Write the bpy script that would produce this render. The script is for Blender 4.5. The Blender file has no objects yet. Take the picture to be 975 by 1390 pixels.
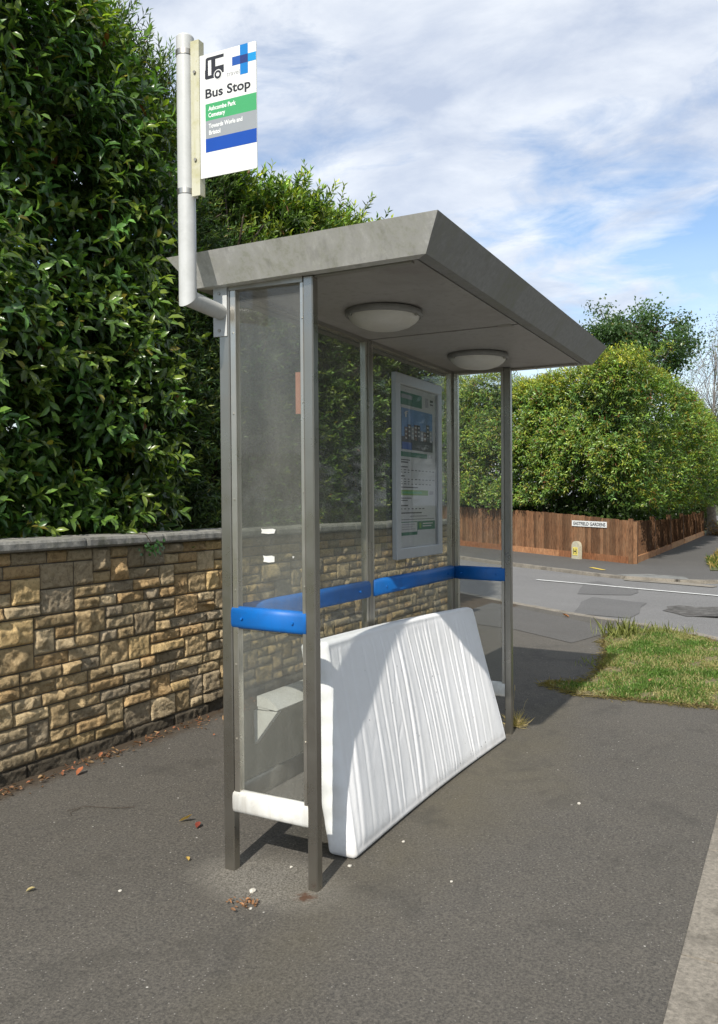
import bpy, math, random
import numpy as np
from mathutils import Vector, Matrix
random.seed(7); rng = np.random.default_rng(7)
SC = bpy.context.scene; COL = SC.collection
S = 0.0435                       # the street falls gently away along +x

# ------------------------------------------------------------------ camera
def set_camera():
    f, yaw, pitch, roll = 1154.88, *[math.radians(a) for a in (27.29, -1.025, -0.424)]
    C = Vector((-2.601, -1.521, 1.53))
    fw = Vector((math.cos(pitch)*math.cos(yaw), math.cos(pitch)*math.sin(yaw), math.sin(pitch)))
    rt = Vector((math.sin(yaw), -math.cos(yaw), 0)); up = rt.cross(fw)
    R = math.cos(roll)*rt + math.sin(roll)*up; U = -math.sin(roll)*rt + math.cos(roll)*up
    cd = bpy.data.cameras.new('camera'); co = bpy.data.objects.new('camera', cd); COL.objects.link(co)
    M = Matrix(((R.x, U.x, -fw.x, C.x), (R.y, U.y, -fw.y, C.y), (R.z, U.z, -fw.z, C.z), (0, 0, 0, 1)))
    co.matrix_world = M
    cd.sensor_fit = 'HORIZONTAL'; cd.sensor_width = 36; cd.lens = 36*f/975; cd.shift_y = -45/975
    cd.clip_start = 0.05; cd.clip_end = 3000
    SC.camera = co
set_camera()

# ------------------------------------------------------------------ sky, sun, exposure
SUN = Vector((-1.13, -0.175, 1.0)).normalized()
EL = math.asin(SUN.z); ROT = math.atan2(SUN.x, SUN.y)
def set_world():
    w = bpy.data.worlds.new('World'); SC.world = w; w.use_nodes = True
    nt = w.node_tree; N = nt.nodes; L = nt.links; N.clear()
    out = N.new('ShaderNodeOutputWorld'); mix = N.new('ShaderNodeMixShader')
    b1 = N.new('ShaderNodeBackground'); b2 = N.new('ShaderNodeBackground')
    sky = N.new('ShaderNodeTexSky'); sky.sky_type = 'NISHITA'; sky.sun_disc = False
    sky.sun_elevation = EL; sky.sun_rotation = ROT; sky.air_density = 1.0; sky.dust_density = 0.2; sky.ozone_density = 3.0
    b1.inputs[1].default_value = 0.125; L.new(sky.outputs[0], b1.inputs[0])
    tc = N.new('ShaderNodeTexCoord'); sep = N.new('ShaderNodeSeparateXYZ'); L.new(tc.outputs['Generated'], sep.inputs[0])
    def m(op, a, b):
        n = N.new('ShaderNodeMath'); n.operation = op
        for i, v in enumerate((a, b)):
            if v is None: continue
            if isinstance(v, (int, float)): n.inputs[i].default_value = v
            else: L.new(v, n.inputs[i])
        return n.outputs[0]
    zz = m('ADD', m('MAXIMUM', sep.outputs[2], 0.0), 0.22)
    px = m('DIVIDE', sep.outputs[0], zz); py = m('DIVIDE', sep.outputs[1], zz)
    cb = N.new('ShaderNodeCombineXYZ'); L.new(px, cb.inputs[0]); L.new(py, cb.inputs[1])
    mp = N.new('ShaderNodeMapping'); L.new(cb.outputs[0], mp.inputs[0])
    mp.inputs['Rotation'].default_value = (0, 0, math.radians(20)); mp.inputs['Scale'].default_value = (1.35, 0.95, 1); mp.inputs['Location'].default_value = (3.25, 0.4, 0)
    def noise(sc, det, rough, dist, vec):
        n = N.new('ShaderNodeTexNoise'); n.inputs['Scale'].default_value = sc; n.inputs['Detail'].default_value = det
        n.inputs['Roughness'].default_value = rough; n.inputs['Distortion'].default_value = dist; L.new(vec, n.inputs['Vector']); return n.outputs[0]
    n1 = noise(1.15, 10, .56, .35, mp.outputs[0]); n2 = noise(4.2, 10, .62, .6, mp.outputs[0])
    # more cloud overhead, clearer blue lower down
    s = m('ADD', m('ADD', m('MULTIPLY', n1, .66), m('MULTIPLY', n2, .34)), m('MULTIPLY', m('SUBTRACT', sep.outputs[2], .30), .42))
    cr = N.new('ShaderNodeValToRGB'); L.new(s, cr.inputs[0])
    cr.color_ramp.elements[0].position = .405; cr.color_ramp.elements[0].color = (.0,)*3+(1,)
    cr.color_ramp.elements[1].position = .545; cr.color_ramp.elements[1].color = (.90,)*3+(1,)
    fac = m('MAXIMUM', cr.outputs[0], m('MULTIPLY', m('SUBTRACT', 0.24, sep.outputs[2]), 3.2))   # pale low cloud near the horizon
    fac = m('MINIMUM', m('ADD', m('MULTIPLY', fac, .93), 0.05), .95)
    n3 = noise(2.6, 9, .6, .3, mp.outputs[0])
    c2 = N.new('ShaderNodeValToRGB'); L.new(n3, c2.inputs[0])
    c2.color_ramp.elements[0].position = .34; c2.color_ramp.elements[0].color = (.46, .52, .64, 1)
    c2.color_ramp.elements[1].position = .66; c2.color_ramp.elements[1].color = (.80, .83, .87, 1)
    L.new(c2.outputs[0], b2.inputs[0]); b2.inputs[1].default_value = 1.0
    L.new(fac, mix.inputs[0]); L.new(b1.outputs[0], mix.inputs[1]); L.new(b2.outputs[0], mix.inputs[2]); L.new(mix.outputs[0], out.inputs[0])
set_world()
sl = bpy.data.lights.new('sun', 'SUN'); sl.energy = 4.3; sl.angle = math.radians(.55); sl.color = (1, .945, .86)
so = bpy.data.objects.new('sun', sl); COL.objects.link(so); so.rotation_euler = (-SUN).to_track_quat('-Z', 'Y').to_euler(); so.location = (-10, -5, 12)
SC.view_settings.view_transform = 'Standard'; SC.view_settings.look = 'None'; SC.view_settings.gamma = 1.0
SC.view_settings.exposure = 0.36; SC.view_settings.use_curve_mapping = False

# ------------------------------------------------------------------ materials
class NT:
    def __init__(s, name):
        s.m = bpy.data.materials.new(name); s.m.use_nodes = True; s.t = s.m.node_tree
        s.N = s.t.nodes; s.L = s.t.links; s.b = s.N['Principled BSDF']; s.out = s.N['Material Output']
        s.tc = None
    def co(s, scale=(1, 1, 1)):
        if s.tc is None: s.tc = s.N.new('ShaderNodeTexCoord')
        if scale == (1, 1, 1): return s.tc.outputs['Object']
        mp = s.N.new('ShaderNodeMapping'); mp.inputs['Scale'].default_value = scale; s.L.new(s.tc.outputs['Object'], mp.inputs[0]); return mp.outputs[0]
    def noise(s, sc, det=6, rough=.6, dist=0, vec=None):
        n = s.N.new('ShaderNodeTexNoise'); n.inputs['Scale'].default_value = sc; n.inputs['Detail'].default_value = det
        n.inputs['Roughness'].default_value = rough; n.inputs['Distortion'].default_value = dist
        s.L.new(vec if vec is not None else s.co(), n.inputs['Vector']); return n.outputs[0]
    def vor(s, sc, feature='F1', vec=None, out='Distance'):
        n = s.N.new('ShaderNodeTexVoronoi'); n.inputs['Scale'].default_value = sc; n.feature = feature
        s.L.new(vec if vec is not None else s.co(), n.inputs['Vector']); return n.outputs[out]
    def ramp(s, src, stops):
        r = s.N.new('ShaderNodeValToRGB'); s.L.new(src, r.inputs[0]); e = r.color_ramp.elements
        while len(e) < len(stops): e.new(.5)
        for i, (p, c) in enumerate(stops):
            e[i].position = p; e[i].color = (c, c, c, 1) if isinstance(c, (int, float)) else (*c, 1)
        return r.outputs[0]
    def mix(s, f, a, b, mode='MIX'):
        n = s.N.new('ShaderNodeMix'); n.data_type = 'RGBA'; n.blend_type = mode
        for k, v in (('Factor', f), ('A', a), ('B', b)):
            i = [q for q in n.inputs if q.name == k and (q.type == ('VALUE' if k == 'Factor' else 'RGBA'))][0]
            if isinstance(v, (int, float)): i.default_value = v if k == 'Factor' else (v, v, v, 1)
            elif isinstance(v, tuple): i.default_value = (*v, 1)
            else: s.L.new(v, i)
        return [o for o in n.outputs if o.type == 'RGBA'][0]
    def math(s, op, a, b=0.0):
        n = s.N.new('ShaderNodeMath'); n.operation = op
        for i, v in enumerate((a, b)):
            if isinstance(v, (int, float)): n.inputs[i].default_value = v
            else: s.L.new(v, n.inputs[i])
        return n.outputs[0]
    def attr(s, name, out='Color'):
        n = s.N.new('ShaderNodeAttribute'); n.attribute_name = name; return n.outputs[out]
    def sep(s):
        n = s.N.new('ShaderNodeSeparateXYZ'); s.L.new(s.co(), n.inputs[0]); return n.outputs
    def bump(s, h, strength=.5, dist=.01):
        n = s.N.new('ShaderNodeBump'); n.inputs['Strength'].default_value = strength; n.inputs['Distance'].default_value = dist
        s.L.new(h, n.inputs['Height']); s.L.new(n.outputs[0], s.b.inputs['Normal'])
    def set(s, col=None, rough=None, metal=None, spec=None):
        for k, v in (('Base Color', col), ('Roughness', rough), ('Metallic', metal), ('Specular IOR Level', spec)):
            if v is None: continue
            i = s.b.inputs[k]
            if isinstance(v, (int, float)): i.default_value = (v, v, v, 1) if k == 'Base Color' else v
            elif isinstance(v, tuple): i.default_value = (*v, 1)
            else: s.L.new(v, i)
        return s.m

def plain(name, col, rough=.6, metal=0, var=.12, sc=20):
    t = NT(name); n = t.noise(sc, 5)
    t.set(t.mix(t.ramp(n, [(.3, 0.), (.7, 1.)]), tuple(c*(1-var) for c in col), tuple(min(1, c*(1+var)) for c in col)), rough, metal); return t.m

def m_asphalt(name, base, warm=(1.0, .95, .875), patches=True, speck=.5):
    t = NT(name)
    big = t.noise(.9, 4, .6); mid = t.noise(5, 6, .65); fine = t.noise(105, 4, .8)
    b = base
    c = t.mix(t.ramp(big, [(.32, 0.), (.68, 1.)]), tuple(b*.80*w for w in warm), tuple(b*1.18*w for w in warm))
    c = t.mix(t.ramp(mid, [(.35, 0.), (.7, .55)]), c, tuple(b*.82*w for w in (1, .97, .9)))
    c = t.mix(t.ramp(fine, [(.34, 0.), (.66, 1.)]), t.mix(.62, c, (b*.30,)*3), t.mix(.50, c, tuple(b*2.4*w for w in warm)))
    v = t.vor(95, out='Distance'); vc = t.vor(95, out='Color')
    sv = t.N.new('ShaderNodeSeparateColor'); t.L.new(vc, sv.inputs[0])
    chip = t.math('MULTIPLY', t.ramp(v, [(.18, 1.), (.30, 0.)]), t.ramp(sv.outputs[0], [(.90, 0.), (.94, speck)]))
    c = t.mix(chip, c, (.42, .40, .36))
    v2 = t.vor(22, out='Distance'); vc2 = t.vor(22, out='Color'); sv2 = t.N.new('ShaderNodeSeparateColor'); t.L.new(vc2, sv2.inputs[0])
    chip2 = t.math('MULTIPLY', t.ramp(v2, [(.07, 1.), (.11, 0.)]), t.ramp(sv2.outputs[1], [(.93, 0.), (.95, speck*1.6)]))
    c = t.mix(chip2, c, (.55, .53, .48))
    hh = t.math('ADD', fine, t.math('MULTIPLY', chip, .6)); hh = t.math('ADD', hh, t.math('MULTIPLY', mid, .8))
    t.bump(hh, .7, .006)
    if patches: return t, c
    t.set(c, .85, 0, .3); return t.m

def m_pavement():
    t, c = m_asphalt('pavement_asphalt', .096, warm=(1.0, .91, .765), speck=.6)
    x, y, z = t.sep()
    # exposed pale aggregate round the near posts
    dx = t.math('SUBTRACT', x, .0); dy = t.math('SUBTRACT', y, .20)
    d = t.math('SQRT', t.math('ADD', t.math('MULTIPLY', t.math('MULTIPLY', dx, dx), 2.2), t.math('MULTIPLY', t.math('MULTIPLY', dy, dy), 1.0)))
    d = t.math('ADD', d, t.math('MULTIPLY', t.math('SUBTRACT', t.noise(9, 5, .7), .5), .22))
    f = t.ramp(d, [(.20, .8), (.36, 0.)])
    g = t.noise(120, 4, .85)
    c = t.mix(f, c, t.ramp(g, [(.38, (.075, .069, .058)), (.62, (.30, .28, .24))]))
    # mossy brown dirt in front of the mattress and dark damp stains
    dd = t.math('ADD', t.math('ABSOLUTE', t.math('ADD', y, .12)), t.math('MULTIPLY', t.math('SUBTRACT', t.noise(2.2, 5, .65), .5), .7))
    dd = t.math('ADD', dd, t.math('MULTIPLY', t.math('ABSOLUTE', t.math('SUBTRACT', x, 1.5)), .18))
    c = t.mix(t.ramp(dd, [(.02, .55), (.55, 0.)]), c, (.115, .10, .064))
    st = t.noise(1.7, 6, .7, .5, t.co((1, 1.4, 1)))
    c = t.mix(t.ramp(st, [(.54, 0.), (.66, .42)]), c, (.048, .046, .040))
    # rust stain at near post foot
    rx = t.math('ADD', x, .05); ry = t.math('SUBTRACT', y, .02)
    r = t.math('ADD', t.math('SQRT', t.math('ADD', t.math('MULTIPLY', rx, rx), t.math('MULTIPLY', ry, ry))), t.math('MULTIPLY', t.math('SUBTRACT', t.noise(40, 4), .5), .09))
    c = t.mix(t.ramp(r, [(.015, .8), (.042, 0.)]), c, (.085, .035, .015))
    # grit against the wall
    e = t.math('ADD', t.math('SUBTRACT', 1.86, y), t.math('MULTIPLY', t.math('SUBTRACT', t.noise(7, 6, .7), .5), .3))
    c = t.mix(t.ramp(e, [(.05, .8), (.17, 0.)]), c, (.06, .040, .022))
    t.set(c, .88, 0, .25); return t.m

def m_steel(name, base=.52, rough=.33, stain=True):
    t = NT(name); br = t.noise(300, 2, .5, 0, t.co((1, 1, .02)))
    n = t.noise(3, 5, .55, .3, t.co((1, 1, .6)))
    c = t.mix(t.ramp(n, [(.42, 0.), (.8, .45 if stain else .2)]), (base, base*.955, base*.85), (base*.68, base*.61, base*.49))
    t.set(c, t.ramp(t.noise(7, 5, .6), [(.3, rough*.8), (.7, rough*1.5)]), .92)
    t.bump(br, .03, .0006); return t.m

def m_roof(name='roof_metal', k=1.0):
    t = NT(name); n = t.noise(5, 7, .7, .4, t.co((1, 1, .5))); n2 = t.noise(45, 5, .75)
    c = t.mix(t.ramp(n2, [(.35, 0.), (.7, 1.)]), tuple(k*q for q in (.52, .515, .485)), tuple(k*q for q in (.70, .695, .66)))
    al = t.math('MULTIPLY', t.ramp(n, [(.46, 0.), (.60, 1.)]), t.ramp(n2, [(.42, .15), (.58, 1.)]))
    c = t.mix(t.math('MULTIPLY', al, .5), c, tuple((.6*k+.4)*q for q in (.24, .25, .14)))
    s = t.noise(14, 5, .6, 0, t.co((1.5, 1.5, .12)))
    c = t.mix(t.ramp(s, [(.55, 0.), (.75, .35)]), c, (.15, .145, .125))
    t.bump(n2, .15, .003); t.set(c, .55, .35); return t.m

def m_dirty(name, base, dirt, rough=.5, amt=.6, sc=7):
    t = NT(name); n = t.noise(sc, 7, .7, .3); s = t.noise(16, 4, .6, 0, t.co((2, 2, .15)))
    f = t.math('MAXIMUM', t.ramp(n, [(.45, 0.), (.7, amt)]), t.ramp(s, [(.52, 0.), (.75, amt*.8)]))
    c = t.mix(f, base, dirt)
    sp = t.noise(90, 3, .6); c = t.mix(t.ramp(sp, [(.66, 0.), (.72, amt*.7)]), c, dirt)
    t.set(c, rough); return t.m

def m_glass(name, dust=.115, tint=(.96, .97, .955)):
    t = NT(name); t.N.remove(t.b)
    tr = t.N.new('ShaderNodeBsdfTransparent'); tr.inputs[0].default_value = (*tint, 1)
    gl = t.N.new('ShaderNodeBsdfGlossy'); gl.inputs['Roughness'].default_value = .04; gl.inputs[0].default_value = (.9, .92, .92, 1)
    df = t.N.new('ShaderNodeBsdfDiffuse'); df.inputs[0].default_value = (.30, .30, .28, 1)
    fr = t.N.new('ShaderNodeFresnel'); fr.inputs[0].default_value = 1.42
    m1 = t.N.new('ShaderNodeMixShader'); m2 = t.N.new('ShaderNodeMixShader')
    geo = t.N.new('ShaderNodeNewGeometry')   # outer faces reflect; the pane's inner faces only transmit
    t.L.new(t.math('MULTIPLY', t.math('SUBTRACT', 1.0, geo.outputs['Backfacing']), fr.outputs[0]), m1.inputs[0]); t.L.new(tr.outputs[0], m1.inputs[1]); t.L.new(gl.outputs[0], m1.inputs[2])
    n = t.noise(8, 7, .7, .4, t.co((1, 1, .35))); n2 = t.noise(120, 3, .7); v = t.vor(60); 
    vc = t.vor(60, out='Color'); sv = t.N.new('ShaderNodeSeparateColor'); t.L.new(vc, sv.inputs[0])
    spot = t.math('MULTIPLY', t.ramp(v, [(.10, 1.), (.16, 0.)]), t.ramp(sv.outputs[0], [(.975, 0.), (.98, .5)]))
    f = t.math('MULTIPLY', t.ramp(n, [(.3, .55), (.7, 1.3)]), t.ramp(n2, [(.3, .7), (.7, 1.25)]))
    f = t.math('ADD', t.math('MULTIPLY', f, dust), spot)
    t.L.new(f, m2.inputs[0]); t.L.new(m1.outputs[0], m2.inputs[1]); t.L.new(df.outputs[0], m2.inputs[2])
    t.L.new(m2.outputs[0], t.out.inputs[0]); return t.m

def m_leaf(name, rough=.38, trans=.28, gain=1.0):
    t = NT(name); c = t.attr('tint'); n = t.noise(30, 3)
    c = t.mix(t.ramp(n, [(.3, 0.), (.7, .35)]), c, t.mix(1.0, c, (.6, .62, .55), 'MULTIPLY'))
    t.set(c, rough, 0, .5)
    tr = t.N.new('ShaderNodeBsdfTranslucent'); t.L.new(t.mix(1.0, c, (1.7, 1.9, .6), 'MULTIPLY'), tr.inputs[0])
    mx = t.N.new('ShaderNodeMixShader'); mx.inputs[0].default_value = trans
    t.L.new(t.b.outputs[0], mx.inputs[1]); t.L.new(tr.outputs[0], mx.inputs[2]); t.L.new(mx.outputs[0], t.out.inputs[0]); return t.m

def m_stone():
    t = NT('split_stone'); c = t.attr('tint'); n = t.noise(38, 7, .72, .4); n2 = t.noise(11, 5, .6)
    c = t.mix(t.ramp(n, [(.34, .6), (.52, 0.)]), c, t.mix(1.0, c, (.32, .28, .24), 'MULTIPLY'))
    c = t.mix(t.ramp(n2, [(.58, 0.), (.72, .4)]), c, (.15, .125, .09))
    x, y, z = t.sep()
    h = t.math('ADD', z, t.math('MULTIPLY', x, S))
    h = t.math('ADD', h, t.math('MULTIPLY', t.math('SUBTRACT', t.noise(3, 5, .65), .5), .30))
    c = t.mix(t.ramp(h, [(1.0, 0.), (1.12, .75)]), c, (.12, .10, .08))      # coping's shade painted into the top courses
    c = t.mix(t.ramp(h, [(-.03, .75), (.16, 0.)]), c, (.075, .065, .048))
    t.bump(t.math('ADD', n, t.math('MULTIPLY', t.noise(120, 4, .7), .5)), 1.0, .018)
    t.set(c, .9, 0, .2); return t.m

def m_fabric():
    t = NT('mattress_fabric'); n = t.noise(4, 6, .6); w = t.noise(500, 2)
    c = t.mix(t.ramp(n, [(.35, 0.), (.75, .6)]), (.86, .865, .87), (.76, .76, .745))
    v = t.vor(26); vc = t.vor(26, out='Color'); sv = t.N.new('ShaderNodeSeparateColor'); t.L.new(vc, sv.inputs[0])
    reg = t.ramp(t.noise(2.6, 3), [(.52, 0.), (.60, 1.)])
    mould = t.math('MULTIPLY', t.math('MULTIPLY', t.ramp(v, [(.09, 1.), (.15, 0.)]), t.ramp(sv.outputs[0], [(.60, 0.), (.66, .95)])), reg)
    c = t.mix(mould, c, (.10, .10, .10))
    x, y, z = t.sep(); zz = t.math('ADD', z, t.math('MULTIPLY', x, S))
    foot = t.math('ADD', zz, t.math('MULTIPLY', t.math('SUBTRACT', t.noise(12, 5), .5), .10))
    c = t.mix(t.ramp(foot, [(.0, .5), (.07, 0.)]), c, (.30, .27, .22))
    wr = t.noise(16, 4, .5, .6, t.co((1, 1, .45)))
    t.bump(t.math('ADD', t.math('MULTIPLY', w, .15), wr), .24, .014)
    t.set(c, .9, 0, .15); t.b.inputs['Sheen Weight'].default_value = .15; return t.m

def m_wood(name, dark=(.045, .022, .012), light=(.30, .155, .078)):
    t = NT(name); c = t.attr('tint'); g = t.noise(16, 6, .65, .6, t.co((5, 5, .5))); s = t.noise(2.2, 4)
    a = t.mix(t.ramp(g, [(.32, 0.), (.66, 1.)]), dark, light)
    a = t.mix(t.ramp(s, [(.45, 0.), (.7, .35)]), a, (.27, .175, .10))
    t.set(t.mix(1.0, a, c, 'MULTIPLY'), .8, 0, .2); t.bump(g, .4, .004); return t.m

def m_concrete(name, a, b, sc=30, green=0):
    t = NT(name); n = t.noise(sc, 7, .75); n2 = t.noise(4, 5, .6)
    c = t.mix(t.ramp(n, [(.32, 0.), (.68, 1.)]), a, b)
    c = t.mix(t.ramp(n2, [(.48, 0.), (.68, .55)]), c, tuple(q*.45 for q in a))
    if green: c = t.mix(t.ramp(t.noise(9, 6, .7), [(.52, 0.), (.66, green)]), c, (.14, .15, .07))
    t.bump(n, .7, .008); t.set(c, .9, 0, .2); return t.m

def m_ground():
    t = NT('rough_ground'); n = t.noise(3, 7, .7)
    t.set(t.ramp(n, [(.35, (.04, .055, .018)), (.5, (.09, .10, .035)), (.65, (.15, .13, .06))]), .95); t.bump(n, .6, .05); return t.m

MT = {}
def mats():
    MT['pave'] = m_pavement()
    MT['farpave'] = m_asphalt('far_pavement_asphalt', .095, patches=False, speck=.3)
    MT['road'] = m_asphalt('road_asphalt', .16, warm=(1, .98, .95), patches=False, speck=.4)
    MT['patch'] = m_asphalt('road_patch_asphalt', .118, warm=(1, .98, .95), patches=False, speck=.2)
    MT['kerb'] = m_concrete('kerb_concrete', (.16, .145, .12), (.36, .325, .27), 60)
    MT['coping'] = m_concrete('coping_concrete', (.20, .195, .175), (.38, .37, .335), 34, .4)
    MT['steel'] = m_steel('brushed_steel', .33, .27); MT['steel_dark'] = m_steel('dull_steel', .36, .42)
    MT['bead'] = m_steel('glazing_bead_steel', .52, .28)
    MT['roof'] = m_roof(); MT['roof_shaded_grimy'] = m_roof('roof_metal_shaded_grimy', .42); MT['soffit'] = m_dirty('soffit_sheet', (.35, .335, .31), (.17, .14, .115), .45, .65, 2.2)  # second roof metal: front and back fascia shade put into colour, grime too
    MT['galv'] = m_dirty('galvanised_pole', (.50, .51, .50), (.36, .37, .35), .45, .6, 9)
    MT['white'] = m_dirty('white_enamel', (.72, .72, .68), (.40, .36, .30), .4, .55, 9)
    MT['seat'] = m_dirty('seat_enamel', (.56, .56, .53), (.38, .36, .32), .45, .5, 9)
    MT['blue'] = m_dirty('blue_enamel', (.001, .125, .44), (.012, .075, .24), .5, .5, 9)
    MT['void_dark'] = plain('void_black', (.02, .02, .02), .6)
    MT['glass'] = m_glass('dusty_glazing'); MT['glass2'] = m_glass('back_glazing', .21, (.80, .82, .79)); MT['glass3'] = m_glass('case_glazing', .02, (.95, .95, .95))
    MT['fabric'] = m_fabric(); MT['stone'] = m_stone(); MT['mortar'] = m_concrete('mortar', (.13, .11, .08), (.24, .21, .165), 60)
    MT['leaf'] = m_leaf('laurel_leaf', .30, .30); MT['leaf_n'] = m_leaf('narrow_leaf', .42, .25); MT['leaf_far'] = m_leaf('far_leaf', .33, .3)
    MT['bark'] = m_concrete('bark', (.035, .027, .02), (.10, .08, .06), 40)
    MT['birch'] = m_concrete('birch_bark', (.16, .15, .14), (.34, .32, .30), 20); MT['wood'] = m_wood('fence_wood'); MT['ground'] = m_ground(); MT['grass'] = m_leaf('grass_blade', .6, .3)
    MT['soil'] = m_concrete('verge_soil', (.10, .09, .045), (.26, .215, .125), 30)
    MT['sign_white'] = plain('sign_white', (.68, .69, .665), .35, var=.03, sc=6)
    MT['channel'] = m_dirty('lichened_channel', (.50, .49, .38), (.36, .34, .16), .7, .8, 14)
    for k, c in dict(ink=(.018, .018, .022), green=(.05, .32, .12), grey=(.27, .29, .305), sblue=(.0, .055, .33), cyan=(.0, .25, .56), cyan2=(.0, .17, .48), navy=(.012, .03, .15), mid=(.01, .075, .32), textgrey=(.30, .30, .31), textwhite=(.72, .74, .72)).items():
        MT[k] = plain('print_'+k, c, .4, var=.03)
    MT['lens'] = m_dirty('light_lens', (.62, .60, .54), (.42, .39, .33), .35, .4, 9)
    MT['lamp_base'] = plain('light_base', (.22, .215, .20), .5)
    MT['paint_line'] = m_dirty('road_paint_white', (.72, .72, .69), (.33, .33, .32), .7, .7, 8)
    MT['paint_yellow'] = m_dirty('road_paint_yellow', (.72, .52, .08), (.40, .32, .12), .7, .6, 8)
    MT['dry'] = m_leaf('dry_leaf', .75, .15)
    MT['pebble'] = plain('pale_stone', (.55, .52, .45), .8)
    MT['yellow'] = plain('hydrant_yellow', (.66, .56, .12), .5)
    MT['paper'] = plain('torn_paper', (.62, .62, .58), .8)
    MT['case'] = plain('case_paint', (.40, .415, .425), .4, .3, var=.05)
    MT['poster_sky'] = plain('poster_sky', (.10, .22, .42), .5, var=.35, sc=6); MT['poster_dark'] = plain('poster_dark', (.045, .05, .055), .5, var=.4, sc=14)
    MT['poster_green'] = plain('poster_green', (.025, .15, .09), .5, var=.06); MT['poster_lime'] = plain('poster_lime', (.14, .30, .04), .5, var=.06)
    MT['poster_brown'] = plain('poster_brown', (.16, .11, .09), .5, var=.4, sc=25)
mats()

# ------------------------------------------------------------------ mesh helpers (world frame; z sheared with the street)
def shear(V):
    V = np.array(V, dtype=np.float64).reshape(-1, 3).copy(); V[:, 2] -= S*V[:, 0]; return V
def tag(o, label=None, cat=None, group=None, kind=None):
    for k, v in (('label', label), ('category', cat), ('group', group), ('kind', kind)):
        if v: o[k] = v
    return o
def thing(name, loc, label, cat, group=None):
    o = bpy.data.objects.new(name, None); COL.objects.link(o); o.empty_display_size = .1
    o.location = shear([loc])[0]; return tag(o, label, cat, group)
def worldloc(o):
    v = Vector(o.location)
    while o.parent: o = o.parent; v = v + Vector(o.location)
    return np.array(v)
class MB:
    """collects shapes for ONE mesh object"""
    def __init__(s): s.V = []; s.F = []; s.M = []; s.T = []; s.mats = []; s.n = 0; s.tint = None
    def add(s, V, F, mat=None):
        V = np.array(V, float).reshape(-1, 3)
        mi = 0
        if mat is not None:
            if mat not in s.mats: s.mats.append(mat)
            mi = s.mats.index(mat)
        s.V.append(V); s.F += [tuple(int(i)+s.n for i in f) for f in F]; s.M += [mi]*len(F)
        s.T.append(np.tile(s.tint if s.tint is not None else (1, 1, 1), (len(V), 1))); s.n += len(V); return s
    def box(s, a, b, mat=None, bev=0.0):
        x0, y0, z0 = a; x1, y1, z1 = b
        if bev <= 0:
            V = [(x, y, z) for x in (x0, x1) for y in (y0, y1) for z in (z0, z1)]
            F = [(0, 1, 3, 2), (4, 6, 7, 5), (0, 4, 5, 1), (2, 3, 7, 6), (0, 2, 6, 4), (1, 5, 7, 3)]
            return s.add(V, F, mat)
        c = np.array([(x0+x1)/2, (y0+y1)/2, (z0+z1)/2]); h = np.array([x1-x0, y1-y0, z1-z0])/2
        V = []; 
        for sx in (-1, 1):
            for sy in (-1, 1):
                for sz in (-1, 1):
                    q = np.array([sx, sy, sz])
                    for k in range(3):
                        d = h-bev; d[k] = h[k]; V.append(c+q*d)
        def ix(sx, sy, sz, k): return ((sx > 0)*4+(sy > 0)*2+(sz > 0))*3+k
        F = []
        for k in range(3):
            i, j = [(1, 2), (2, 0), (0, 1)][k]
            for sg in (-1, 1):
                f = []
                for (u, v) in ((-1, -1), (1, -1), (1, 1), (-1, 1)):
                    q = [0, 0, 0]; q[k] = sg; q[i] = u; q[j] = v; f.append(ix(*q, k))
                F.append(f if sg > 0 else f[::-1])
        for k in range(3):
            i, j = [(1, 2), (2, 0), (0, 1)][k]
            for u in (-1, 1):
                for v in (-1, 1):
                    q0 = [0, 0, 0]; q1 = [0, 0, 0]; q0[k] = -1; q1[k] = 1
                    for q in (q0, q1): q[i] = u; q[j] = v
                    f = [ix(*q0, i), ix(*q1, i), ix(*q1, j), ix(*q0, j)]; F.append(f if u*v > 0 else f[::-1])
        for sx in (-1, 1):
            for sy in (-1, 1):
                for sz in (-1, 1):
                    f = [ix(sx, sy, sz, k) for k in range(3)]; F.append(f if sx*sy*sz > 0 else f[::-1])
        return s.add(V, F, mat)
    def tube(s, pts, r, n=12, mat=None, cap=True):
        pts = [np.array(p, float) for p in pts]; rs = r if isinstance(r, (list, tuple)) else [r]*len(pts)
        V = []; prev = None
        for i, p in enumerate(pts):
            d = pts[min(i+1, len(pts)-1)]-pts[max(i-1, 0)]; d = d/np.linalg.norm(d)
            a = np.array([0, 0, 1.]) if abs(d[2]) < .9 else np.array([1., 0, 0])
            if prev is not None: a = prev
            u = a-d*(a@d); u /= np.linalg.norm(u); prev = u; v = np.cross(d, u)
            for k in range(n):
                t = 2*math.pi*k/n; V.append(p+rs[i]*(math.cos(t)*u+math.sin(t)*v))
        F = []
        for i in range(len(pts)-1):
            for k in range(n):
                F.append((i*n+k, i*n+(k+1) % n, (i+1)*n+(k+1) % n, (i+1)*n+k))
        if cap: F += [tuple(range(n))[::-1], tuple(range((len(pts)-1)*n, len(pts)*n))]
        return s.add(V, F, mat)
    def prism(s, poly, z0, z1, mat=None):        # poly in xy, extruded in z
        n = len(poly); V = [(x, y, z0) for x, y in poly]+[(x, y, z1) for x, y in poly]
        F = [tuple(range(n))[::-1], tuple(range(n, 2*n))]+[(i, (i+1) % n, (i+1) % n+n, i+n) for i in range(n)]
        return s.add(V, F, mat)
    def build(s, name, mat=None, parent=None, smooth=False, tint=False, loc=None):
        V = np.vstack(s.V); 
        return mesh_np(name, V, s.F, mat, parent, smooth, np.vstack(s.T) if tint else None, loc, s.M, s.mats)
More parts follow.
